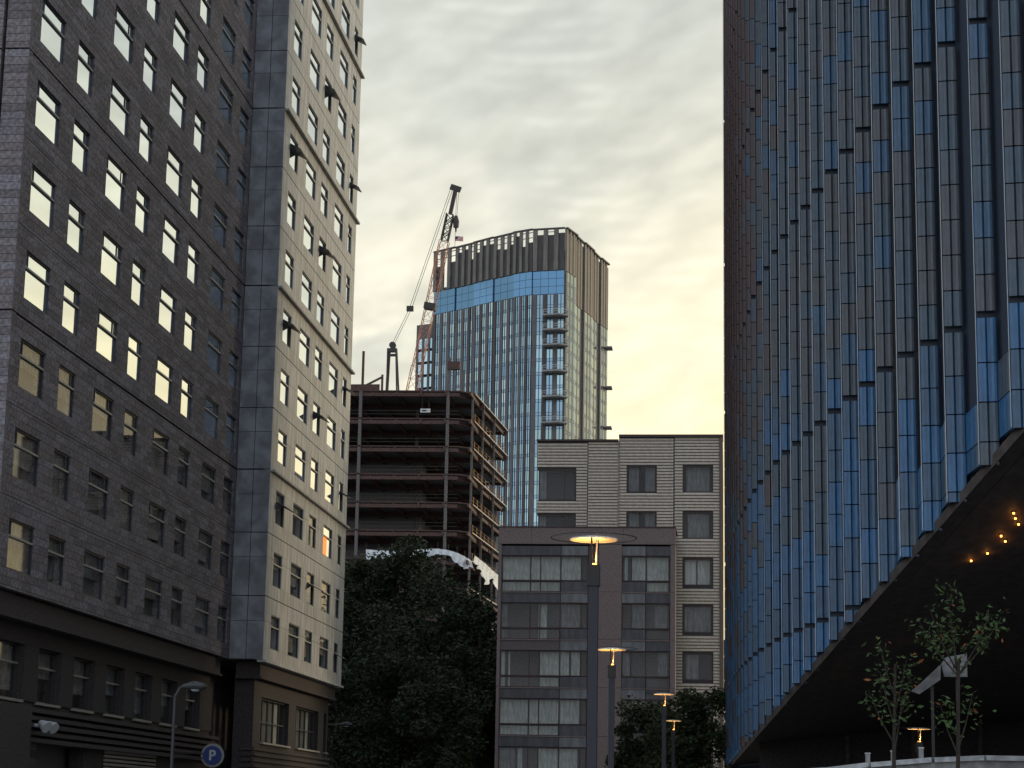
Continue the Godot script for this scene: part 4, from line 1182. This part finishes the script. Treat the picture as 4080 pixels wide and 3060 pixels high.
# ------------------------------------------------------------------ scene
func _ready() -> void:
	rng.seed = 77
	# camera
	var cam := Camera3D.new()
	cam.name = "camera"
	add_child(cam)
	cam.fov = 20.494
	cam.far = 3000.0
	cam.position = Vector3(0, EYE, 0)
	cam.basis = Basis(Vector3.UP, deg_to_rad(5.865)) * Basis(Vector3.RIGHT, deg_to_rad(11.427)) * Basis(Vector3.BACK, deg_to_rad(1.0205))
	cam.current = true
	# sky and air
	var we := WorldEnvironment.new()
	we.name = "world_environment"
	var env := Environment.new()
	env.background_mode = Environment.BG_SKY
	env.sky = make_sky()
	env.tonemap_mode = Environment.TONE_MAPPER_LINEAR
	env.tonemap_exposure = 1.35
	env.sdfgi_enabled = true; env.ssao_enabled = true; env.ssil_enabled = true
	we.environment = env
	add_child(we)
	# low hazy sun, round the far corner of the tile building
	var sun := DirectionalLight3D.new()
	sun.name = "sun"
	add_child(sun)
	var az := deg_to_rad(49.0); var el := deg_to_rad(8.0)
	sun.look_at_from_position(Vector3.ZERO, -Vector3(sin(az) * cos(el), sin(el), -cos(az) * cos(el)))
	sun.light_energy = 0.2
	sun.light_color = Color(1.0, 0.91, 0.76)
	sun.light_angular_distance = 10.0
	sun.shadow_enabled = true

	make_materials()
	var ub := MB.new(); ub.box(Vector3.ONE * -0.5, Vector3.ONE * 0.5)
	unit_box = ub.mesh()
	# setting
	var g := MB.new(); g.box(Vector3(-1500, -0.5, -2000), Vector3(1500, -0.01, 300))
	structure("ground", g, M.paving)
	var rd := MB.new(); rd.box(Vector3(-19, -0.3, -300), Vector3(-9, 0.002, 40))
	structure("road", rd, M.asphalt)
	for x in [[-24.2, -19.0], [-9.0, 3.0]]:
		var pv := MB.new(); pv.box(Vector3(x[0], -0.3, -133), Vector3(x[1], 0.12, 40))
		structure("pavement", pv, M.paving)
	stone_building()
	tile_building()
	slatted_building()
	panel_building()
	steel_frame()
	glass_tower()
	crane()
	# lamps
	var lamps := [[-2.39, 38.3, 4.9, "tall lit disc lamp standing before the panelled block's upper windows"], [-3.44, 64.4, 4.9, "lit disc lamp beside the panelled block's mauve pier"], [-2.55, 88.1, 4.9, "lit disc lamp standing before the treetop at the slatted building's foot"], [-2.78, 112.8, 4.9, "lit disc lamp half hidden behind another lamp's post"], [-4.85, 128.0, 4.28, "low lit disc lamp among the leaves, nearest the mauve block"], [-4.28, 131.5, 3.68, "lowest lit disc lamp among the dark leaves"], [7.02, 80.0, 3.3, "faint disc lamp added in the dark passage for a reflection under the soffit"]]  # the last lamp is added in place of a reflection in the passage
	for l in lamps: plaza_lamp(l[3], l[0], l[1], l[2], 0)
	street_light("unlit cobra-head street light before the brown stone base", -15.9, 3.5, 62, -16.2, 1)
	street_light("unlit cobra-head street light past the panelled end wall", -23.1, 5.07, 128, -24.9, 1)
	# trees
	var far := "trees beyond the stone block"
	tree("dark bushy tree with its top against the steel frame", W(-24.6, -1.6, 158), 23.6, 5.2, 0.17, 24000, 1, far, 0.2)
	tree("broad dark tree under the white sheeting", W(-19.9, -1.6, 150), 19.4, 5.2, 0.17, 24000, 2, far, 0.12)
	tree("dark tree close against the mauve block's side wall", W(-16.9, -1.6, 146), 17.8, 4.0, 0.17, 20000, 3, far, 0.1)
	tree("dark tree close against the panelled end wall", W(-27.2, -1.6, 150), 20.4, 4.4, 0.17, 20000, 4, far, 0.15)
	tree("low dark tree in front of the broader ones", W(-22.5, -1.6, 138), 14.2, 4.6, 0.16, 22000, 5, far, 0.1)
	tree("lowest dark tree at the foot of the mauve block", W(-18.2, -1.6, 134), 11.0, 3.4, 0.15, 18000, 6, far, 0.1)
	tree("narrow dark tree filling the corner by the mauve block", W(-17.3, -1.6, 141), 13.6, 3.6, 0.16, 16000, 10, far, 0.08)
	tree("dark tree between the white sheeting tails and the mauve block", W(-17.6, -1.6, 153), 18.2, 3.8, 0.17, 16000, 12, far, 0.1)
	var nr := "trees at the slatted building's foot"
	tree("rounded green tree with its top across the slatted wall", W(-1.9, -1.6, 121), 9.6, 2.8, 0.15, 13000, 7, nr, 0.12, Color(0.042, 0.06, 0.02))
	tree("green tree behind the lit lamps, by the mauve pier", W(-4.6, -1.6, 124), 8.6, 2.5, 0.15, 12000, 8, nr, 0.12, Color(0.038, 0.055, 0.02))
	tree("distant dark tree seen in the gap between slatted and tile buildings", W(0.6, -1.6, 182), 19.0, 4.2, 0.3, 6000, 9, nr, 0.1)
	sapling("slender young tree with a high leafy fork by the low wall", W(3.75, -1.6, 36.2), [[W(3.67, 3.75, 36), 46, 0.13], [W(3.4, 3.5, 36.3), 8, 0.06], [W(3.2, 3.25, 36), 34, 0.12], [W(3.75, 3.15, 36.1), 40, 0.14], [W(4.4, 3.42, 36.2), 44, 0.12], [W(4.6, 3.38, 36.4), 20, 0.1], [W(3.5, 1.95, 36), 26, 0.14], [W(4.1, 2.1, 36.5), 26, 0.16]], 31)
	sapling("slender young tree with low sparse leaves by the low wall", W(2.75, -1.6, 36.8), [[W(2.58, 2.92, 36.6), 26, 0.1], [W(2.6, 2.45, 36.8), 24, 0.1], [W(2.38, 2.15, 36.6), 26, 0.1], [W(3.05, 2.7, 36.8), 22, 0.1], [W(3.1, 2.38, 36.9), 20, 0.1], [W(2.95, 2.05, 36.6), 14, 0.12]], 32)
	# low wall with posts, stone sculpture
	var lw := thing("low_wall", "pale low concrete wall with a curved coping below the young trees", "wall", W(4.5, -1.6, 45))
	var pl := [[1.6, 1.02, 46.2], [2.2, 1.06, 45.6], [3.0, 1.16, 45.1], [4.2, 1.27, 44.8], [5.2, 1.33, 44.9], [6.4, 1.34, 45.4], [8.0, 1.36, 46.4]]
	for k in pl.size() - 1:
		var a := W(pl[k][0], pl[k][1], pl[k][2]); var b := W(pl[k + 1][0], pl[k + 1][1], pl[k + 1][2])
		pbeam("coping", a - Vector3(0, 0.05, 0), b - Vector3(0, 0.05, 0), 0.42, 0.1, M.concrete_pale, lw)
		var wl := MB.new()
		wl.quad(a - Vector3(0, 0.1, -0.12), b - Vector3(0, 0.1, -0.12), Vector3(b.x, 0, b.z + 0.12), Vector3(a.x, 0, a.z + 0.12))
		wl.quad(b - Vector3(0, 0.1, 0.12), a - Vector3(0, 0.1, 0.12), Vector3(a.x, 0, a.z - 0.12), Vector3(b.x, 0, b.z - 0.12))
		wpart("wall_panel", wl, M.concrete, lw)
	for pp in [[2.9, 1.10, 1.36, 45.1], [3.41, 1.17, 1.41, 44.95], [3.97, 1.22, 1.48, 44.85]]:
		var bt := thing("stub_post", "short square metal post standing on the low concrete wall", "post", W(pp[0], pp[1], pp[3]), "stub posts on the low wall")
		pbox("shaft", W(pp[0] - 0.045, pp[1], pp[3] + 0.045), W(pp[0] + 0.045, pp[2] - 0.03, pp[3] - 0.045), M.concrete, bt)
		pbox("cap", W(pp[0] - 0.055, pp[2] - 0.03, pp[3] + 0.055), W(pp[0] + 0.055, pp[2], pp[3] - 0.055), M.concrete_pale, bt)
	var ss := thing("stone_slab", "pale grey folded stone slab standing behind the young trees", "sculpture", W(4.7, -1.6, 48))
	for poly in [[[4.24, 2.74, 48.0], [4.05, 2.8, 47.9], [4.25, 2.96, 48.0], [4.75, 3.42, 48.3], [4.73, 3.08, 48.3]], [[4.76, 3.42, 48.3], [4.86, 3.58, 48.3], [5.29, 3.64, 48.0], [5.29, 3.13, 48.0], [4.82, 3.15, 48.3]]]:
		var pb := MB.new()
		var dz := Vector3(0, 0, -0.14)
		for k in range(1, poly.size() - 1):
			var a := W(poly[0][0], poly[0][1], poly[0][2]); var b := W(poly[k][0], poly[k][1], poly[k][2]); var c := W(poly[k + 1][0], poly[k + 1][1], poly[k + 1][2])
			pb.tri(a, b, c); pb.tri(a + dz, c + dz, b + dz)
		for k in poly.size():
			var a := W(poly[k][0], poly[k][1], poly[k][2]); var j: int = (k + 1) % poly.size(); var b := W(poly[j][0], poly[j][1], poly[j][2])
			pb.quad(a, b, b + dz, a + dz)
		wpart("slab", pb, M.stone_slab, ss)
	for x in [4.55, 5.1]: pbeam("support", W(x, -1.6, 48.36), W(x, 3.15, 48.36), 0.06, 0.06, M.lamp_head, ss)
